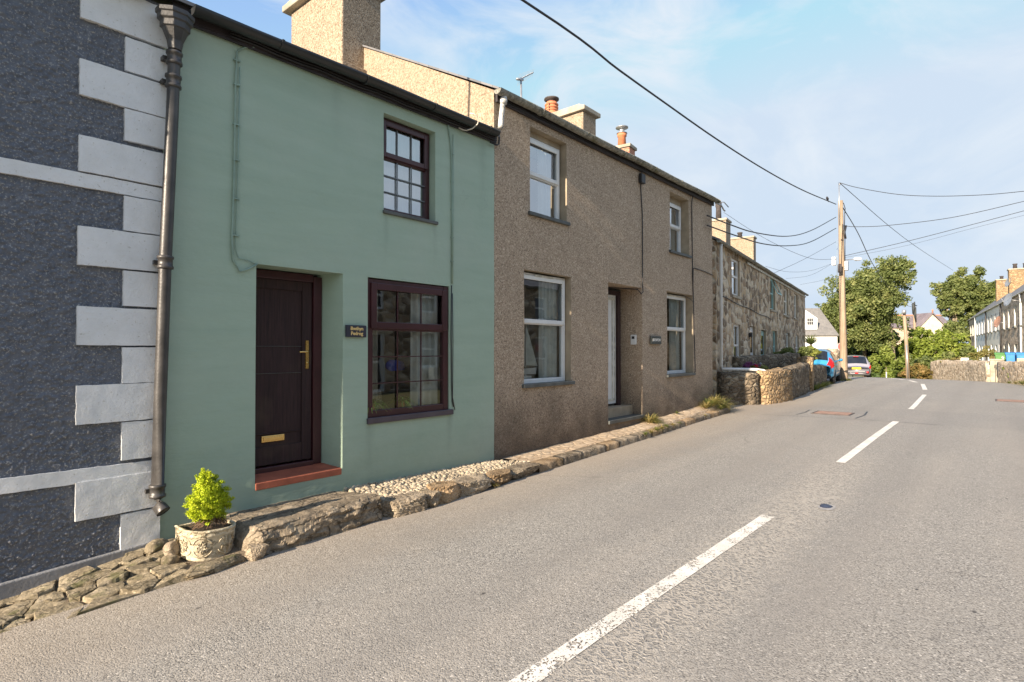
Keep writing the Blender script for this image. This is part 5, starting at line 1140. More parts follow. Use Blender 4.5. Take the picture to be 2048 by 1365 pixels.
shrub('hedge', 'dark green hedge between the wide shrub and the white terrace', [C((76.43, 2.77, 2.07), 1.7, 1.5, 1.8), C((78.26, 3.68, 3.18), 1.3, 1.3, 1.1), C((79.14, 2.65, 3.45), 1.2, 1.3, 1.4), C((65.43, 6.48, -0.11), 1.6, 1.2, 1.4), C((64.04, 5.03, -0.27), 1.8, 1.2, 1.2), C((65.52, 3.29, -0.04), 1.7, 1.2, 1.1), C((69.11, 2.15, 0.61), 1.2, 1.2, 1.3)], 11000, .17, LG, 15)
shrub('rusty_shrub', 'rusty brown low shrub at the foot of the far end of the right wall', [C((53.89, 4.61, -0.18), .8, .8, .5), C((53.21, 3.88, -0.25), .8, .8, .45), C((54.53, 5.41, -0.49), .6, .8, .4)], 3600, .08, LR, 16)
RT_ = [(85.77, 3.99, 8.4), (86.93, 2.62, 9.17), (87.9, 1.5, 8.1), (86.06, 3.69, 6.61), (87.35, 2.2, 6.01), (88.24, 1.15, 6.01), (85.2, 4.68, 7.5)]
shrub('round_tree', 'rounded tree behind the far end of the white terrace', [C(p, r, r * 1.1, r) for p, r in zip(RT_, [1.7, 1.9, 1.8, 1.5, 2.0, 1.6, .9])], 34000, .16, LG, 17, 'tree', trunk=[[(86.26, 3.63, -0.85), (86.02, 3.81, 3.93), (85.76, 4.06, 6.31), (85.58, 4.22, 8.1)], [(86.02, 3.81, 3.93), (86.14, 3.6, 6.91), (86.54, 3.08, 8.7)], [(86.02, 3.81, 3.63), (85.46, 4.43, 5.72), (85.28, 4.6, 7.21)]], sub=60, subr=.26, shell=.2)
shrub('bright_tree', 'yellow green treetop beside the far terrace chimneys', [C((99.2, 0.56, 8.2), 1.2, 1.2, 1.9), C((98.92, 0.94, 6.2), 1.6, 1.2, 1.5), C((99.41, 0.3, 9.2), .6, .6, 1.1)], 4200, .2, LY, 18, 'tree')
shrub('wall_plants', 'mixed green and rusty plants growing on top of the right stone wall', [C((43.9, 0.9, 1.21), .42, .4, .25), C((44.22, 0.51, 1.39), .42, .4, .30), C((43.17, 0.21, 1.22), .3, .3, .22), C((48.41, 1.77, 0.97), .5, .4, .16), C((50.28, 2.66, 0.79), .5, .4, .14)], 3000, .06, m_leaf('scrubby leaves', (.09, .11, .03), (.22, .20, .06), (.42, .28, .16), 3), 19)
shrub('side_shrub', 'bright green weeds and shrub in front of the nearer right wall', [C((36.02, -0.63, 0.39), .30, .3, .22), C((35.55, -0.85, 0.23), .34, .3, .2), C((36.53, -0.46, 0.56), .2, .3, .18)], 1800, .05, LY, 20)

# ================================================================== FAR HOUSES
fh = empty('gabled_house', (122.55, 10.31, 1.51), R_(-49.6), 'distant house with a purple slate roof, red ridge and pale gable', 'house')
fl_ = lambda px, py, fw: None
b = MB(); b.box(-5.0, 5.4, .0, 6, -4, 4.0); b.build('wall', M['farstone'], fh, world=False)
b = MB(); b.prism([(-.3, 3.9), (3, 6.2), (6.3, 3.9), (6.2, 3.8), (3, 6.0), (-.2, 3.8)], 'x', -5.4, 6.0); Rf = b.build('roof', M['roofpurple'], fh, world=False)
b = MB(); b.box(-5.4, 6.0, 2.9, 3.1, 6.15, 6.33); b.build('ridge_tiles', M['claypot'], Rf, world=False)
b = MB(); b.prism([(-1.1, -4), (3.3, -4), (3.3, 3.9), (1.1, 6.05), (-1.1, 3.9)], 'y', -1.6, .0); G_ = b.build('gable', plain('pale rendered gable', (.55, .50, .40), .9, .2, 2, .5, .02), fh, world=False)
b = MB()
for s_ in (-1, 1): b.prism([(1.1, 6.45), (1.1, 6.25), (1.1 + s_ * 2.6, 3.55), (1.1 + s_ * 2.6, 3.75)][::s_], 'y', -1.75, 3.0)
b.build('gable_roof', M['roofpurple'], G_, world=False)
b = MB(); b.lathe([(0, 0), (.12, 0), (.08, .3), (.16, .4), (.05, .6), (0, .62)], (1.1, -1.6, 6.4), 8); b.lathe([(0, 0), (.12, 0), (.08, .3), (.16, .4), (.05, .6), (0, .62)], (-5.2, 3, 6.3), 8); b.build('finial', M['claypot'], G_, world=False)
wh = empty('white_house', (56.6, 10.68, 0.24), R_(-49.6), 'white house with grey slate roof and dormer behind the blue car', 'house')
z0_ = 0.24
b = MB(); b.box(-8, 0, 0, 6, -4 - z0_, 2.86 - z0_); b.add([(0, 0, 2.86 - z0_), (0, 6, 2.86 - z0_), (0, 3, 5.25 - z0_)], [(0, 1, 2)]); b.build('wall', M['whitewash'], wh, world=False)
b = MB(); b.prism([(-.15, 2.85 - z0_), (3, 5.42 - z0_), (6.15, 2.85 - z0_), (6.1, 2.75 - z0_), (3, 5.32 - z0_), (-.1, 2.75 - z0_)], 'x', -8.1, .08); b.build('roof', m_slate('grey slate', (.17, .165, .16), (.23, .22, .21), 4.5), wh, world=False)
b = MB(); b.prism([(-4.1, 3.35 - z0_), (-1.55, 3.35 - z0_), (-1.55, 4.35 - z0_), (-2.8, 5.20 - z0_), (-4.1, 4.35 - z0_)], 'y', .35, 2.9); Dm = b.build('dormer', M['whitewash'], wh, world=False)
b = MB()
for xc in (-2.95, -2.2): 
    b.box(xc - .27, xc + .27, .33, .36, 3.75 - z0_, 4.35 - z0_)
b.build('pane', M['darkglass'], Dm, world=False)
b = MB()
for xc in (-2.95, -2.2):
    for q_ in (-.27, -.09, .09, .27): b.box(xc + q_ - .015, xc + q_ + .015, .315, .33, 3.75 - z0_, 4.35 - z0_)
    for q_ in (3.75, 4.05, 4.35): b.box(xc - .27, xc + .27, .312, .328, q_ - .015 - z0_, q_ + .015 - z0_)
b.build('glazing_bars', M['upvc'], Dm, world=False)
stone_wall('yard_wall', [(50.24, 11.97) + (-1.6, 1.58), (52.1, 9.79) + (-1.6, 1.62)], M['farstone'], .4, 'low brown stone wall below the white house', step=.5)

# right hand terrace: local x runs from its far end towards the camera, interior on +y
d5 = R_(5.29); ox, oy = 41.41 + 38.2 * math.cos(d5), -1.14 + 38.2 * math.sin(d5)
rt = empty('right_terrace', (ox, oy, 0), R_(185.29), 'long terrace with white, cream and stone fronts at the right edge', 'terraced houses')
segs = [(0, 9.3, 'farstone'), (9.3, 18.9, 'shadewash'), (18.9, 28.6, 'creamwash'), (28.6, 48, 'farstone')]
for a, c_, mname in segs:
    ops = []; L_ = c_ - a; k = max(1, int(round(L_ / 4.7)))
    for i in range(k):
        u = a + (i + .5) * L_ / k; ops += [(u - 1.5, u - .6, 2.95, 4.2, .32), (u + .7, u + 1.6, 2.95, 4.2, .32), (u - 1.5, u - .6, .6, 1.9, .32), (u + .7, u + 1.6, -.2, 2.0, .32)]
    b = MB(); wall_mesh(b, a, c_, lambda x: -3.2, lambda x: 4.72, 0, ops, .01, .9)
    b.build('wall', [M[mname], M['whitewash'] if mname != 'farstone' else M['creamwash']], rt, world=False, label={'farstone': 'rubble stone front', 'shadewash': 'white front, bluish shade put into its wash', 'creamwash': 'cream washed front'}[mname])
    for (x0, x1, z0, z1, _) in ops:
        f = MB(); frame_rect(f, x0, x1, z0, z1, .24, .07, .06); zm = (z0 + z1) / 2; f.box(x0 + .07, x1 - .07, .241, .299, zm - .03, zm + .03); W_ = f.build('window' if z0 > 0 else 'door', M['upvc'], rt, world=False)
        p = MB(); p.quad((x0 + .05, .28, z0 + .05), (x1 - .05, .28, z0 + .05), (x1 - .05, .28, z1 - .05), (x0 + .05, .28, z1 - .05)); p.build('pane', M['darkglass'], W_, world=False)
        if z0 > 0: s_ = MB(); s_.box(x0 - .06, x1 + .06, -.10, .08, z0 - .10, z0 - .005); s_.build('sill', M['slatesill'], W_, world=False)
b = MB(); zr_ = 4.78 + 3.55 * math.tan(R_(41)); b.prism([(-.06, 4.76), (3.5, zr_), (7.06, 4.76), (7.0, 4.70), (3.5, zr_ - .08), (0.0, 4.70)], 'x', -.2, 48.1); b.build('roof', M['roof'], rt, world=False)
b = MB(); b.box(-.1, 48, 6.9, 7.0, -3.2, 4.7); b.add([(0, 0, -3.2), (0, 7, -3.2), (0, 7, 4.7), (0, 3.5, zr_ - .15), (0, 0, 4.7)], [(0, 1, 2, 3, 4)]); b.build('rear_wall', M['farstone'], rt, world=False)
gutter(rt, -.2, 48, 4.72, -.08, .05, M['dirtyupvc'], world=False, brk=4.8)
for (a, c_) in ((9.3, 'w'), (18.9, 'c'), (28.6, 'p'), (37.4, 'q')):
    t_ = MB(); t_.tube([(a, -.08, 4.66), (a, -.06, 4.45), (a, -.06, -3)], .05, 8); t_.build('downpipe', M['upvc'] if c_ in 'wq' else M['pipe'], rt, world=False)
for (u, z, r, mm) in ((37.6, 4.35, .36, 'metal'), (32.6, 3.3, .36, 'rusty'), (-.6, 3.4, .34, 'metal'), (20.9, 6.8, .36, 'metal')):
    if mm == 'rusty': M['rusty'] = plain('rusty brown dish', (.30, .17, .12), .6, .3)
    D_ = MB(); dn = Vector((.35, -.9, .25)).normalized(); q_ = dn.to_track_quat('Z', 'Y').to_matrix(); cen = Vector((u, -.55 if z < 5 else 1.2, z)); vs = [tuple(cen)]
    for rr_, hh in ((.5, .015), (1.0, .07)):
        for j in range(18): vs.append(tuple(cen + q_ @ Vector((r * rr_ * math.cos(j * math.pi / 9), r * rr_ * math.sin(j * math.pi / 9) * 1.05, hh))))
    D_.add(vs, [(0, 1 + j, 1 + (j + 1) % 18) for j in range(18)] + [(1 + j, 19 + j, 19 + (j + 1) % 18, 1 + (j + 1) % 18) for j in range(18)], 0, True)
    Do = D_.build('satellite_dish', M[mm], rt, world=False); a_ = MB(); a_.tube([cen, cen + Vector((0, .5, -.1))], .02, 6); a_.tube([cen + q_ @ Vector((0, -r, .06)), cen + dn * .4], .012, 6); a_.build('dish_arm', M['metal'], Do, world=False)
chim(rt, 12.1, 12.8, 1.2, 2.1, 4.9, 7.75, M['goldstone'], .3, 'soot', None, [1.6]); chim(rt, 20.3, 21.0, 1.2, 2.6, 4.9, 7.75, M['goldstone'], .4, 'soot', None, [1.6, 2.2])
# right hand roadside walls, gate posts, bins
W_ = 'rubble stone wall along the right side of the road'
stone_wall('garden_wall', [(53.41, 3.65) + (-1.2, .62), (51.25, 3.1) + (-.9, .78), (44.9, 1.29) + (-.5, .88), (39.89, 0.22) + (-.2, .92)], M['farstone'], .45, 'long rubble stone wall at the right bend left of the gate posts', amp=.07)
stone_wall('garden_wall', [(37.77, -0.21) + (-.2, .95), (35.1, -0.79) + (-.2, 1.0), (31.73, -1.77) + (-.2, 1.0)], M['farstone'], .45, 'nearer rubble stone wall at the right edge, right of the gate posts', amp=.07)
for p_, lb in (((39.31, 0.14, -0.14), 'left pale stone gate post beside the green bin'), ((38.2, -0.09, -0.1), 'right pale stone gate post beside the green bin')):
    g = MB(); g.box(p_[0] - .16, p_[0] + .16, p_[1] - .16, p_[1] + .16, -.2, 1.02); g.box(p_[0] - .19, p_[0] + .19, p_[1] - .19, p_[1] + .19, 1.02, 1.10); o = g.build('gate_post', M['concrete'], bevel=.03); tag(o, lb, 'gate post')
p_ = (46.53, 1.68, 0.29); g = MB(); g.box(p_[0] - .22, p_[0] + .22, p_[1] - .30, p_[1] + .10, -.2, 1.05); o = g.build('white_post', M['whitewash'], bevel=.02); tag(o, 'white painted block in the long right stone wall', 'post')
def bin_(name, p, rz, mat, label, num=None, w_=.58, h=1.07):
    r = empty(name, p, rz, label, 'wheelie bin'); b = MB()
    vs = []; 
    for z, k in ((0, .82), (h * .86, 1.0)):
        for sx, sy in ((-1, -1), (1, -1), (1, 1), (-1, 1)): vs.append((sx * w_ / 2 * k, sy * .36 * k, z))
    b.add(vs, [(0, 3, 2, 1), (4, 5, 6, 7)] + [(i, (i + 1) % 4, 4 + (i + 1) % 4, 4 + i) for i in range(4)]); b.box(-w_ / 2 - .02, w_ / 2 + .02, -.38, .38, h * .86, h * .90); b.build('body', mat, r, world=False, bevel=.02)
    b = MB(); b.prism([(-.40, h * .905), (.40, h * .905), (.38, h * .95), (.1, h), (-.36, h * .96)], 'x', -w_ / 2 - .03, w_ / 2 + .03); b.tube([(-w_ / 2, .42, h * .93), (w_ / 2, .42, h * .93)], .018, 8); b.build('lid', mat, r, world=False, bevel=.015)
    b = MB(); b.lathe([(0, -.03), (.1, -.03), (.1, .03), (0, .03)], (w_ / 2 - .02, .32, .1), 12, axis='x'); b.build('wheel', M['rubber'], r, world=False)
    b = MB(); b.lathe([(0, -.03), (.1, -.03), (.1, .03), (0, .03)], (-w_ / 2 + .02, .32, .1), 12, axis='x'); b.build('wheel', M['rubber'], r, world=False)
    if num:
        vs, fs = text_mb(num, .24, .002, .008); b = MB(); b.add([(v.x, -.345 - .02, v.y + h * .70) for v in vs], fs); b.build('number', white, r, world=False)
    return r
bin_('wheelie_bin', (40.92, -0.21) + (.36,), R_(-88), plain('green bin plastic', (.07, .21, .055), .5, .15), 'green wheelie bin with a white number behind the gate posts', '9', .62)
bin_('wheelie_bin', (39.31, -0.63) + (.38,), R_(-88), plain('blue bin plastic', (.03, .20, .50), .5, .15), 'left blue wheelie bin behind the right stone wall', None, .6)
bin_('wheelie_bin', (38.33, -1.03) + (.38,), R_(-88), bpy.data.materials['blue bin plastic'], 'blue wheelie bin cut by the right edge of the photo', None, .6)
ys = MB(); q_ = (37.29, -0.89); ys.box(q_[0] - .28, q_[0] + .28, q_[1] - .16, q_[1] + .16, .9, 1.16); tag(ys.build('recycling_box', plain('yellow sack', (.75, .55, .25), .6), bevel=.04), 'yellow and orange box on the wall in front of the blue bins', 'box')

# ================================================================== UTILITY POLES, LAMP, CABLES
PX, PY = (31.57, 5.68)
up = empty('utility_pole', (PX, PY, .05), 0, 'tall weathered wooden utility pole beside the blue car', 'utility pole')
TX, TY = (31.36, 5.73); TZ = 8.82
b = MB(); n = 14; b.tube([(lerp(PX, TX, i / n), lerp(PY, TY, i / n), lerp(-.2, TZ, i / n)) for i in range(n + 1)], [lerp(.185, .105, (i / n) ** .8) for i in range(n + 1)], 16); b.build('pole', M['pole'], up)
b = MB(); b.tube([(TX - .12, TY + .02, TZ - 1.2), (31.19, 5.76, 9.66)], .022, 8); b.tube([(31.19, 5.76, 9.66), (31, 5.68, 9.51)], .03, 6); b.build('mast', M['metal'], up)
b = MB(); b.tube([(TX + .12, TY - .1, TZ - .1), (TX + .25, TY - .15, TZ - .35), (TX + .16, TY - .14, TZ - .8), (TX + .14, TY - .13, TZ - 1.4)], .02, 6)
b.tube([(31.44, 5.52, 7.58), (31.28, 5.56, 7.24), (31.31, 5.52, 6.93)], .05, 8); b.tube([(31.3, 5.54, 7.12), (31.31, 5.55, 5.92)], .018, 6); b.build('cable_bundle', M['black'], up)
b = MB(); b.tube([(31.05, 5.83, 6.88), (31.07, 5.86, 4.59)], .02, 6); b.build('conduit', plain('blue grey conduit', (.20, .26, .33), .5), up)
for p_ in ((31.08, 5.98, 5.88),):
    b = MB(); b.box(p_[0] - .10, p_[0] + .10, p_[1] - .08, p_[1] + .08, p_[2] - .22, p_[2] + .18); b.build('junction_box', M['upvc'], up, bevel=.02)
p_ = (31.36, 5.5, 5.65); b = MB(); b.box(p_[0] - .10, p_[0] + .10, p_[1] - .08, p_[1] + .08, p_[2] - .25, p_[2] + .20); b.build('control_box', M['metal'], up, bevel=.02)
p_ = (31.04, 5.72, 5.49); b = MB(); b.tube([(p_[0], p_[1], p_[2] - .2), (p_[0], p_[1], p_[2] + .2)], .09, 10); b.build('bracket', M['soot'], up)
sp_ = empty('street_lamp', (31.31, 5.55, 5.92), 0, 'pale street lamp head on a short arm on the big wooden pole', 'street lamp')
A_ = Vector((31.42, 5.57, 5.91)); B_ = Vector((30.89, 5.12, 5.85)); B2 = Vector((30.55, 4.75, 5.79))
b = MB(); b.tube([A_, B_], .022, 8); b.build('arm', M['metal'], sp_)
b = MB(); b.tube([B_, B_.lerp(B2, .3), B_.lerp(B2, .8), B2], [.035, .09, .08, .03], 10); b.build('lamp_head', M['upvc'], sp_)
def cable(pts, r, label, mat='cable', name='overhead_cable', n=24):
    """smooth curve through surveyed points (they lie in one vertical plane)"""
    P_ = [Vector(p) for p in pts]; out = []
    if len(P_) == 2: out = P_
    else:
        for i in range(len(P_) - 1):
            p0, p1, p2, p3 = P_[max(i - 1, 0)], P_[i], P_[i + 1], P_[min(i + 2, len(P_) - 1)]
            if i == 0: p0 = p1 * 2 - p2
            if i == len(P_) - 2: p3 = p2 * 2 - p1
            for k in range(6):
                t_ = k / 6; out.append(.5 * ((2 * p1) + (p2 - p0) * t_ + (2 * p0 - 5 * p1 + 4 * p2 - p3) * t_ * t_ + (3 * p1 - p0 - 3 * p2 + p3) * t_ ** 3))
        out.append(P_[-1])
    b = MB(); b.tube(out, r, 6); return tag(b.build(name, M[mat]), label, 'cable')
cable([(-14, 5.6, 6.1), (-4, 5.6, 6.33)] + [(6.83, 5.6, 7.06), (9.8, 5.6, 7.08), (11.61, 5.6, 7.1), (14.96, 5.6, 7.16), (19.11, 5.6, 7.34), (23.76, 5.6, 7.68), (29.65, 5.6, 8.29)], .020, 'thick black cable running over the cottages to the top of the big wooden pole')
cable([(31.12, 5.582, 8.4), (36.624, 5.846, 8.07), (44.795, 6.239, 7.17), (60.307, 6.984, 6.52), (77.537, 7.812, 6.61), (94.597, 8.632, 7.33)], .022, 'black cable dropping from the big pole to the dark far pole')
cable([(31.349, 5.762, 9.7), (31.58, 5.028, 9.37), (32.061, 3.502, 8.88), (32.527, 2.023, 8.63), (33.056, 0.345, 8.51), (33.467, -0.962, 8.52), (33.63, -1.477, 8.55)], .014, 'uppermost thin cable sagging right from the mast on the pole')
cable([(30.65, 5.615, 9.49), (44.937, 5.335, 9.72), (61.684, 5.006, 10.34), (95.128, 4.351, 12.05)], .016, 'straight thin cable falling right from the mast to the round tree')
cable([(31.58, 5.667, 7.62), (31.762, 5.064, 7.52), (32.137, 3.819, 7.48), (32.841, 1.483, 7.63), (33.577, -0.959, 8.1), (33.735, -1.485, 8.22)], .014, 'second thin cable right of the pole, level then rising right')
cable([(31.594, 5.619, 6.15), (32.313, 3.235, 6.65), (33.011, 0.918, 7.21), (33.577, -0.959, 7.68), (33.732, -1.476, 7.8)], .013, 'third thin cable rising right above the lamp')
cable([(31.595, 5.619, 6.06), (32.268, 3.232, 6.45), (32.922, 0.913, 7.02), (33.446, -0.945, 7.46), (33.595, -1.474, 7.58)], .006, 'faint cable just below the third one rising right')
cable([(29.341, 5.547, 7.63), (23.993, 5.403, 6.14), (20.394, 5.306, 5.37), (16.815, 5.209, 4.92), (14.736, 5.153, 4.78), (12.997, 5.106, 4.71)], .016, 'upper sagging cable between the brown cottage corner and the pole')
cable([(29.321, 5.547, 7.12), (23.973, 5.402, 5.71), (20.584, 5.311, 5.08), (17.565, 5.23, 4.71), (15.006, 5.161, 4.56), (12.987, 5.106, 4.48)], .016, 'lower sagging cable between the brown cottage corner and the pole')
cable([(31.01, 5.875, 5.94), (30.059, 6.777, 5.96), (28.899, 7.878, 6.54), (27.919, 8.807, 7.22), (26.896, 9.778, 8.07)], .008, 'thin cable from the tall terrace chimney pot down to the pole')
cable([(30.574, 5.788, 6.71), (27.66, 6.541, 5.58), (25.433, 7.117, 4.82)], .007, 'straight thin cable rising from the terrace eaves to the pole')
cable([(29.851, 5.781, 5.6), (27.132, 6.121, 5), (24.672, 6.429, 4.73), (22.707, 6.674, 4.75)], .005, 'faint drooping cable near the terrace eaves')
cable([(30.719, 5.953, 5.72), (29.539, 6.669, 5.09), (28.3, 7.422, 4.87)], .005, 'faint cable from the white junction box to the terrace eaves')
cable([(31.694, 6.012, 5.2), (32.544, 6.901, 5.12), (33.719, 8.129, 5.11)], .005, 'lowest faint cable from the pole to the far end of the stone terrace')
# bird on the black cable
bp = (27.91, 5.6, 8.11)
bd = empty('bird', bp, 0, 'small dark bird perched on the thick black cable near the pole', 'bird')
b = MB(); bx, by, bz = bp; K_ = .72; bz += .02
b.tube([(bx + .16, by, bz + .00), (bx + .08, by, bz + .06), (bx, by, bz + .10), (bx - .08, by, bz + .15), (bx - .12, by, bz + .20), (bx - .15, by, bz + .21), (bx - .19, by, bz + .20)], [.018, .045, .075, .07, .048, .035, .006], 10); b.tube([(bx + .10, by, bz + .05), (bx + .27, by, bz - .05)], [.03, .02], 6)
b.tube([(bx - .01, by + .02, bz + .04), (bx - .01, by + .01, bz - .03)], .006, 5); b.tube([(bx - .01, by - .02, bz + .04), (bx - .01, by - .01, bz - .03)], .006, 5)
b.v = [(bx + (x - bx) * K_ * 1.15, by + (y - by) * K_, bz + (z - bz) * K_ * .8) for x, y, z in b.v]
b.build('body', plain('dark feathers', (.05, .048, .055), .6, .3, 30), bd)
sp2 = empty('utility_pole', (53.35, 5.26, -0.64), 0, 'thin pale utility pole in front of the wide yellow green shrub', 'utility pole')
b = MB(); b.tube([(53.38, 5.24, -1.33), (53.24, 5.33, 1.95), (53.09, 5.45, 4.57)], [.14, .125, .10], 10); b.build('pole', M['pole'], sp2); b = MB(); b.tube([(52.85, 5.43, 4.33), (52.85, 5.42, 4.63)], .14, 8); b.tube([(53, 5.3, 1.95), (53.11, 5.24, -0.63)], .05, 6); b.build('fitting', M['metal'], sp2)
sp3 = empty('utility_pole', (97.58, 8.78, 2.23), 0, 'dark ivy topped utility pole before the far gabled house', 'utility pole')
b = MB(); b.tube([(97.65, 8.74, 0.13), (97.43, 8.83, 7.99)], [.20, .16], 8); b.build('pole', M['pole'], sp3)
b = MB(); b.tube([(96.97, 8.9, 8.1), (97.02, 8.85, 7.4), (96.99, 8.91, 6.56)], [.12, .20, .10], 7); b.tube([(97.2, 8.64, 7.47), (97.17, 8.7, 6.42), (97.27, 8.61, 5.37)], [.10, .17, .08], 7); b.tube([(96.84, 9.06, 7.82), (97.34, 8.48, 7.68)], .06, 6); b.tube([(97.1, 8.74, 8.24), (97.11, 8.74, 7.82)], .09, 6); b.build('transformer', plain('dark fittings', (.035, .04, .04), .7), sp3)
rs = empty('road_sign', (38.69, 7.04, -0.13), 0, 'round red sign half hidden behind the big wooden pole', 'road sign')
p_ = Vector((38.65, 7.05, 1.75)); dn = Vector((-.76, -.62, 0)).normalized(); q_ = dn.to_track_quat('Z', 'Y').to_matrix()
def disc(b, c, r, h, off):
    vs = [tuple(c + q_ @ Vector((r * math.cos(j * math.pi / 12), r * math.sin(j * math.pi / 12), off + s_))) for s_ in (0, h) for j in range(24)]
    b.add(vs, [tuple(range(24))[::-1], tuple(range(24, 48))] + [(j, (j + 1) % 24, 24 + (j + 1) % 24, 24 + j) for j in range(24)])
b = MB(); disc(b, p_, .25, .01, 0); b.build('sign_face', plain('faded red sign', (.62, .13, .12), .5), rs); b = MB(); disc(b, p_, .27, .006, -.008); b.build('sign_rim', M['upvc'], rs)
b = MB(); b.tube([p_ - dn * .03 + Vector((0, 0, .2)), p_ - dn * .03 - Vector((0, 0, 1.9))], .03, 8); b.build('post', M['metal'], rs)
mk = MB(); q0 = (45.14, 5.64, -0.33); mk.tube([(q0[0], q0[1], -.6), (q0[0], q0[1], 0.07)], .03, 8); tag(mk.build('marker_post', M['upvc']), 'thin white marker post at the road edge before the ivy bush', 'post')

# ================================================================== CARS
def car(label, loc, rz, paint, Lc=4.0, W=1.72, H=1.47, est=0, lights='tall'):
    r = empty('parked_car', loc, rz, label, 'car'); hw = W / 2
    # stations: x, z bottom, z belt, z top, half width, half width of roof
    st = [(0, .42, .70, .74, hw * .80, hw * .60), (.05, .30, .82, .90, hw * .92, hw * .68), (.16, .25, .92, 1.02, hw * .97, hw * .74), (.34, .22, .94, H * .80, hw * .99, hw * .70), (.60, .20, .94, H * .95, hw, hw * .66), (1.0, .20, .93, H * .99, hw, hw * .66), (1.7, .20, .92, H, hw, hw * .67), (2.3, .20, .91, H * .975, hw, hw * .66),
          (2.75, .20, .91, H * .84, hw, hw * .68), (3.1, .20, .90, .98, hw * .99, hw * .74), (3.55, .21, .82, .88, hw * .97, hw * .70), (3.85, .24, .68, .72, hw * .90, hw * .62), (4.0, .36, .56, .60, hw * .74, hw * .50)]
    k = Lc / 4.0; st = [(a * k, b_, c_, d_, e_, f_) for a, b_, c_, d_, e_, f_ in st]
    xs_ = [s_[0] for s_ in st]
    def par(x, j): return interp([(s_[0], s_[j]) for s_ in st], x)
    def sm(x, j): return (par(x - .05, j) + par(x, j) * 2 + par(x + .05, j)) / 4
    def S_(x, s_):
        zb, zl, zt, w_, wt = [sm(x, j) for j in range(1, 6)]
        prof = [(0, zb), (w_ * .80, zb), (w_ * .97, zb + .12), (w_, (zb + zl) / 2 + .05), (w_ * .965, zl), (lerp(w_ * .965, wt, .5) + .015, (zl + zt) / 2), (wt + .02, zt - .07 * min(1, (zt - zl) / .3)), (wt * .82, zt - .005), (wt * .4, zt + .02), (0, zt + .03)]
        i = min(int(s_), 8); t_ = s_ - i; return Vector((x, lerp(prof[i][0], prof[i + 1][0], t_), lerp(prof[i][1], prof[i + 1][1], t_)))
    X_ = sorted(set([round(v, 3) for v in np.linspace(0, 4.0 * k, 60)])); SS = [v * .5 for v in range(19)]
    b = MB(); ring = []
    wheels = (.72 * k, 3.22 * k); wr = .335
    for x in X_:
        for sgn in (1, -1):
            for s_ in SS:
                p = S_(x, s_)
                for wx in wheels:
                    d_ = abs(x - wx)
                    if d_ < wr and p.z < math.sqrt(wr * wr - d_ * d_) + .28 and s_ <= 3: p.z = max(p.z, math.sqrt(wr * wr - d_ * d_) + .29) if s_ > 0 else p.z
                ring.append((p.x, p.y * sgn, p.z))
    n = len(SS); fs = []
    for i in range(len(X_) - 1):
        for q in (0, 1):
            for j in range(n - 1):
                a = (2 * i + q) * n + j; c_ = (2 * (i + 1) + q) * n + j; f_ = (a, c_, c_ + 1, a + 1); fs.append(f_[::-1] if q == 0 else f_)
    for e_ in (0, len(X_) - 1):
        for j in range(n - 1): fs.append((2 * e_ * n + j, 2 * e_ * n + j + 1, (2 * e_ + 1) * n + j + 1, (2 * e_ + 1) * n + j))
    b.add(ring, fs, 0, True); body = b.build('body', paint, r, world=False)
    def patch(name, x0, x1, s0, s1, mat, sides=(1, -1), off=.008, nx=10, ns=6, par_=r, cross=False, sf=None):
        for sgn in ([0] if cross else sides):
            b = MB(); vs = []
            for i in range(nx + 1):
                x = lerp(x0, x1, i / nx)
                for j in range(ns + 1):
                    s_a, s_b = (s0, s1) if sf is None else sf(i / nx)
                    if cross:
                        t_ = -1 + 2 * j / ns; s_ = 9 - abs(t_) * (9 - s_a); p = S_(x, s_); sg = 1 if t_ > 0 else -1
                    else: s_ = lerp(s_a, s_b, j / ns); p = S_(x, s_); sg = sgn
                    e = .01; dx = (S_(x + e, s_) - S_(x - e, s_)); ds = (S_(x, min(s_ + .05, 9)) - S_(x, max(s_ - .05, 0))); nn = dx.cross(ds)
                    if nn.length > 0: nn.normalize()
                    if nn.dot(p - Vector((2 * k, 0, .6))) < 0: nn = -nn
                    p = p + nn * off; vs.append((p.x, p.y * sg, p.z))
            m_ = ns + 1; b.add(vs, [(i * m_ + j, (i + 1) * m_ + j, (i + 1) * m_ + j + 1, i * m_ + j + 1) for i in range(nx) for j in range(ns)], 0, True); b.build(name, mat, par_, world=False)
    patch('rear_window', .17 * k, .62 * k, 6.3, 9, M['darkglass'], cross=True, ns=14)
    patch('windscreen', 2.45 * k, 3.08 * k, 6.3, 9, M['darkglass'], cross=True, ns=14)
    patch('side_window', .75 * k, 1.62 * k, 4.25, 5.85, M['darkglass'], sf=lambda t_: (4.25, lerp(5.3, 5.85, min(1, t_ * 2.5)))); patch('side_window', 1.70 * k, 2.72 * k, 4.25, 5.85, M['darkglass'], sf=lambda t_: (4.25, lerp(5.85, 4.6, max(0, t_ - .45) / .55)))
    if lights == 'tall': patch('tail_light', .03 * k, .34 * k, 3.4, 6.0, M['red'], off=.015)
    else: patch('tail_light', .03 * k, .26 * k, 3.45, 4.45, M['red'], off=.012)
    patch('headlight', 3.6 * k, 3.9 * k, 3.3, 4.3, M['upvc'], off=.01)
    b = MB(); b.box(-.05, .10, -hw * .86, hw * .86, .24, .36); b.build('bumper', M['black'], r, world=False, bevel=.03)
    b = MB(); b.box(-.015, .03, -.27, .27, .66, .78); b.build('number_plate', M['yellow'], r, world=False)
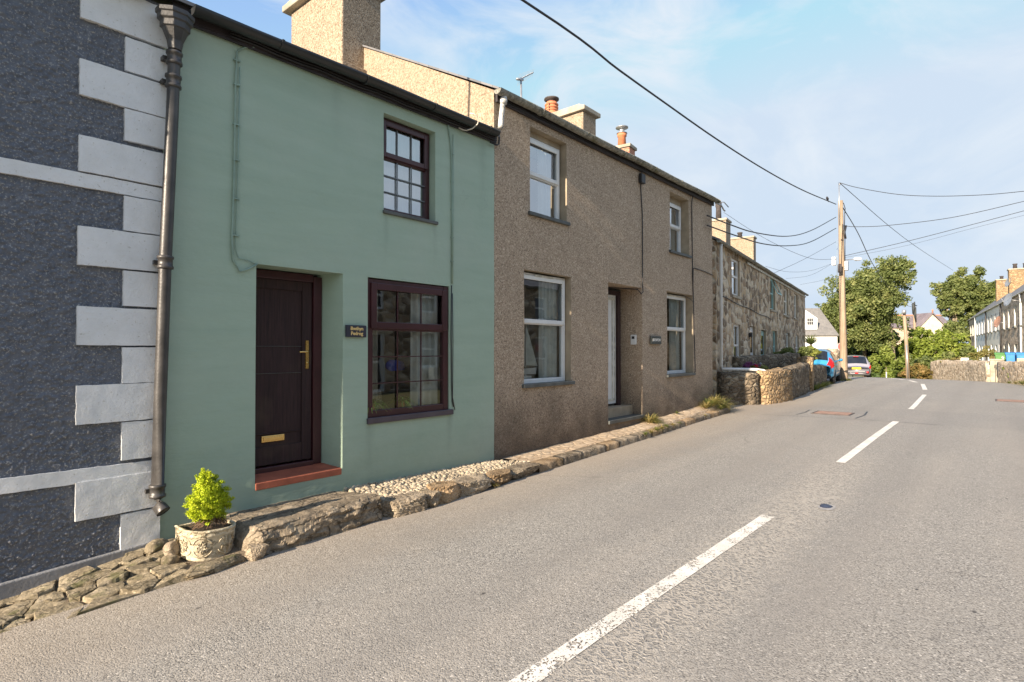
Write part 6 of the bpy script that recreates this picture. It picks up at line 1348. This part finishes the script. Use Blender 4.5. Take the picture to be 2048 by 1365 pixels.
    if lights != 'tall':
        b = MB(); b.box(-.03, .02, -.10, .10, .36, .42); b.lathe([(0, -.03), (.07, -.03), (.07, .02), (0, .02)], (-.01, -hw * .72, .46), 12, axis='x'); b.lathe([(0, -.03), (.07, -.03), (.07, .02), (0, .02)], (-.01, hw * .72, .46), 12, axis='x'); b.build('fog_light', M['red'], r, world=False)
        b = MB(); b.box(.50, .58, -.16, .16, H * .945, H * .96); b.build('brake_light', M['red'], r, world=False)
        b = MB(); b.box(-.03, .0, -hw * .55, hw * .55, .50, .535); b.build('trim_strip', M['metal'], r, world=False)
    b = MB(); b.tube([(.25, -.25, 1.12), (.20, -.05, 1.07), (.19, .2, 1.06)], .012, 6); b.build('wiper', M['black'], r, world=False)
    for wx in wheels:
        for sg in (1, -1):
            b = MB(); b.lathe([(.20, -.10), (.30, -.10), (.325, -.06), (.325, .06), (.30, .10), (.20, .10)], (wx, sg * (hw - .12), .325), 24, axis='y'); Wh = b.build('wheel', M['rubber'], r, world=False)
            b = MB(); b.lathe([(0, -.07), (.20, -.09), (.21, .0), (.20, .09), (0, .07)], (wx, sg * (hw - .12), .325), 12, axis='y'); b.build('rim', M['metal'], Wh, world=False)
    for sg in (1, -1):
        b = MB(); b.tube([(2.62 * k, sg * (hw * .93), .98), (2.60 * k, sg * (hw + .10), 1.0)], .03, 6); b.tube([(2.58 * k, sg * (hw + .0), 1.0), (2.58 * k, sg * (hw + .07), 1.01), (2.58 * k, sg * (hw + .13), 1.0)], [.05, .075, .045], 8); b.build('mirror', paint, r, world=False)
        b = MB(); b.box(1.25 * k, 1.42 * k, sg * (hw + .004) - .015, sg * (hw + .004) + .015, .80, .825); b.build('door_handle', paint, r, world=False)
    b = MB(); b.tube([(.75 * k, 0, H), (.66 * k, 0, H + .12)], .006, 5); b.build('aerial', M['black'], r, world=False)
    return r
def m_paint(name, c, metal=.3):
    t = NT(name); return t.pr(c, .28, None, metal, .5, **{'Coat Weight': .6, 'Coat Roughness': .05})
car('bright blue hatchback parked on the left by the wooden pole', (27.3, 6.15, P(29) + .0), R_(6), m_paint('blue car paint', (.055, .33, .60)), 3.95, 1.72, 1.50)
car('silver grey car parked under the big tree beyond the crest', (45.58, 7.44, P(46) + .0), R_(13), m_paint('silver car paint', (.38, .37, .40), .4), 4.3, 1.82, 1.60, lights='wide')

# ================================================================== ROAD IRONWORK
mhm = plain('rusty iron cover', (.16, .105, .09), .7, .3, 20, .6, .006)
def cover(cx_, cy_, lx, ly, rz, label, name='manhole_cover', bars=10):
    r = empty(name, (cx_, cy_, roadz(cx_, cy_) + .004), rz, label, 'manhole cover' if name[0] == 'm' else 'drain')
    b = MB(); b.box(-lx / 2, lx / 2, -ly / 2, ly / 2, -.02, .006); b.build('plate', mhm, r, world=False)
    b = MB(); frame = .03; b.box(-lx / 2 - frame, -lx / 2, -ly / 2 - frame, ly / 2 + frame, -.02, .012); b.box(lx / 2, lx / 2 + frame, -ly / 2 - frame, ly / 2 + frame, -.02, .012); b.box(-lx / 2, lx / 2, -ly / 2 - frame, -ly / 2, -.02, .011); b.box(-lx / 2, lx / 2, ly / 2, ly / 2 + frame, -.02, .011); b.build('frame', M['soot'], r, world=False)
    b = MB()
    for i in range(bars):
        x = lerp(-lx / 2, lx / 2, (i + .5) / bars); b.box(x - .012, x + .012, -ly / 2 + .02, ly / 2 - .02, .006, .014)
    b.build('ribs', mhm, r, world=False)
cover(15.0, 2.93, .62, .72, R_(0), 'rusty square manhole cover left of the centre line')
cover(22.0, -.42, .80, .9, R_(0), 'reddish drain grating at the right side of the road', 'drain_grating', 14)
def strip(pts, w_, mat, name):
    b = MB(); vs = []
    for i, (x, y) in enumerate(pts):
        q, r_ = pts[max(0, i - 1)], pts[min(len(pts) - 1, i + 1)]; d = Vector((r_[0] - q[0], r_[1] - q[1])).normalized()
        for s_ in (-.5, .5): vs.append((x - d.y * w_ * s_, y + d.x * w_ * s_, roadz(x, y) + .004))
    b.add(vs, [(2 * i, 2 * i + 1, 2 * i + 3, 2 * i + 2) for i in range(len(pts) - 1)]); o = b.build(name, mat); o['kind'] = 'structure'
tar = plain('tar seam', (.03, .03, .032), .5)
strip([(14.2, 2.35), (15.0, 2.30), (15.9, 2.38)], .035, tar, 'tar_seam'); strip([(14.3, 3.55), (14.9, 3.50), (15.6, 3.56)], .03, tar, 'tar_seam')
strip([(13.85, 4.2), (13.95, 3.2), (14.0, 2.0), (14.05, .8)], .02, tar, 'tar_seam')
b = MB(); rd = random.Random(2)
for c0, r0, dz in (((6.28, 1.29), .10, .0045),):
    n = 26; vs = [(c0[0], c0[1], roadz(*c0) + dz)] + [(c0[0] + r0 * (1 + .3 * mnoise.noise(Vector((math.cos(j * .24) * 2, math.sin(j * .24) * 2, 0)))) * 1.3 * math.cos(2 * math.pi * j / n), c0[1] + r0 * .75 * math.sin(2 * math.pi * j / n), roadz(*c0) + dz) for j in range(n)]
    b.add(vs, [(0, 1 + j, 1 + (j + 1) % n) for j in range(n)])
o = b.build('stud_scar', plain('pale scar', (.33, .32, .31), .8, .3, 30, .5, .005)); o['kind'] = 'structure'
sb = rock_bm(.17, .10, .024, 3, 2.2, .35, 10, 3.5); sb.v = [(x + 6.31, y + 1.30, z + roadz(6.31, 1.30) + .004) for x, y, z in sb.v]; o = sb.build('stud_socket', plain('blue black rubber', (.035, .045, .08), .5, .4, 20, .4, .004)); tag(o, 'dark blue worn road stud socket right of the centre line', 'road stud')

# ================================================================== COTTAGES OPPOSITE (seen mirrored in the window panes)
op = empty('opposite_cottages', (26, -6.0, 0), R_(180), 'stone cottages across the road, seen mirrored in the ground floor windows', 'terraced houses')
ops = []
for i in range(7):
    u = 1.2 + i * 4.9; ops += [(u, u + 1.0, .9, 2.3, .15), (u + 2.6, u + 3.5, 0.1, 2.2, .2), (u + .05, u + 1.0, 3.0, 4.1, .15), (u + 2.6, u + 3.5, 3.0, 4.1, .15)]
b = MB(); wall_mesh(b, 0, 35, lambda x: -.6, lambda x: 4.6, 0, ops, .02, 1.2); b.box(0, 35, 5.9, 6, -.6, 4.6); b.quad((0, 1.5, -.5), (35, 1.5, -.5), (35, 1.5, 4.5), (0, 1.5, 4.5), 2); b.build('wall', [M['stonewall'], M['creamwash'], M['room']], op, world=False)
b = MB(); b.prism([(-.2, 4.55), (3, 6.2), (6.2, 4.55), (6.1, 4.45), (3, 6.1), (-.1, 4.45)], 'x', -.1, 35.1); b.build('roof', M['roof'], op, world=False)
for (x0, x1, z0, z1, dp_) in ops:
    f = MB(); frame_rect(f, x0, x1, z0, z1, .08, .08, .06); zm = (z0 + z1) / 2; f.box(x0 + .08, x1 - .08, .081, .139, zm - .04, zm + .04); W_ = f.build('window' if z0 > .5 else 'door', M['upvc'], op, world=False)
    p = MB(); p.quad((x0 + .05, .12, z0 + .05), (x1 - .05, .12, z0 + .05), (x1 - .05, .12, z1 - .05), (x0 + .05, .12, z1 - .05)); p.build('pane', M['darkglass'], W_, world=False)
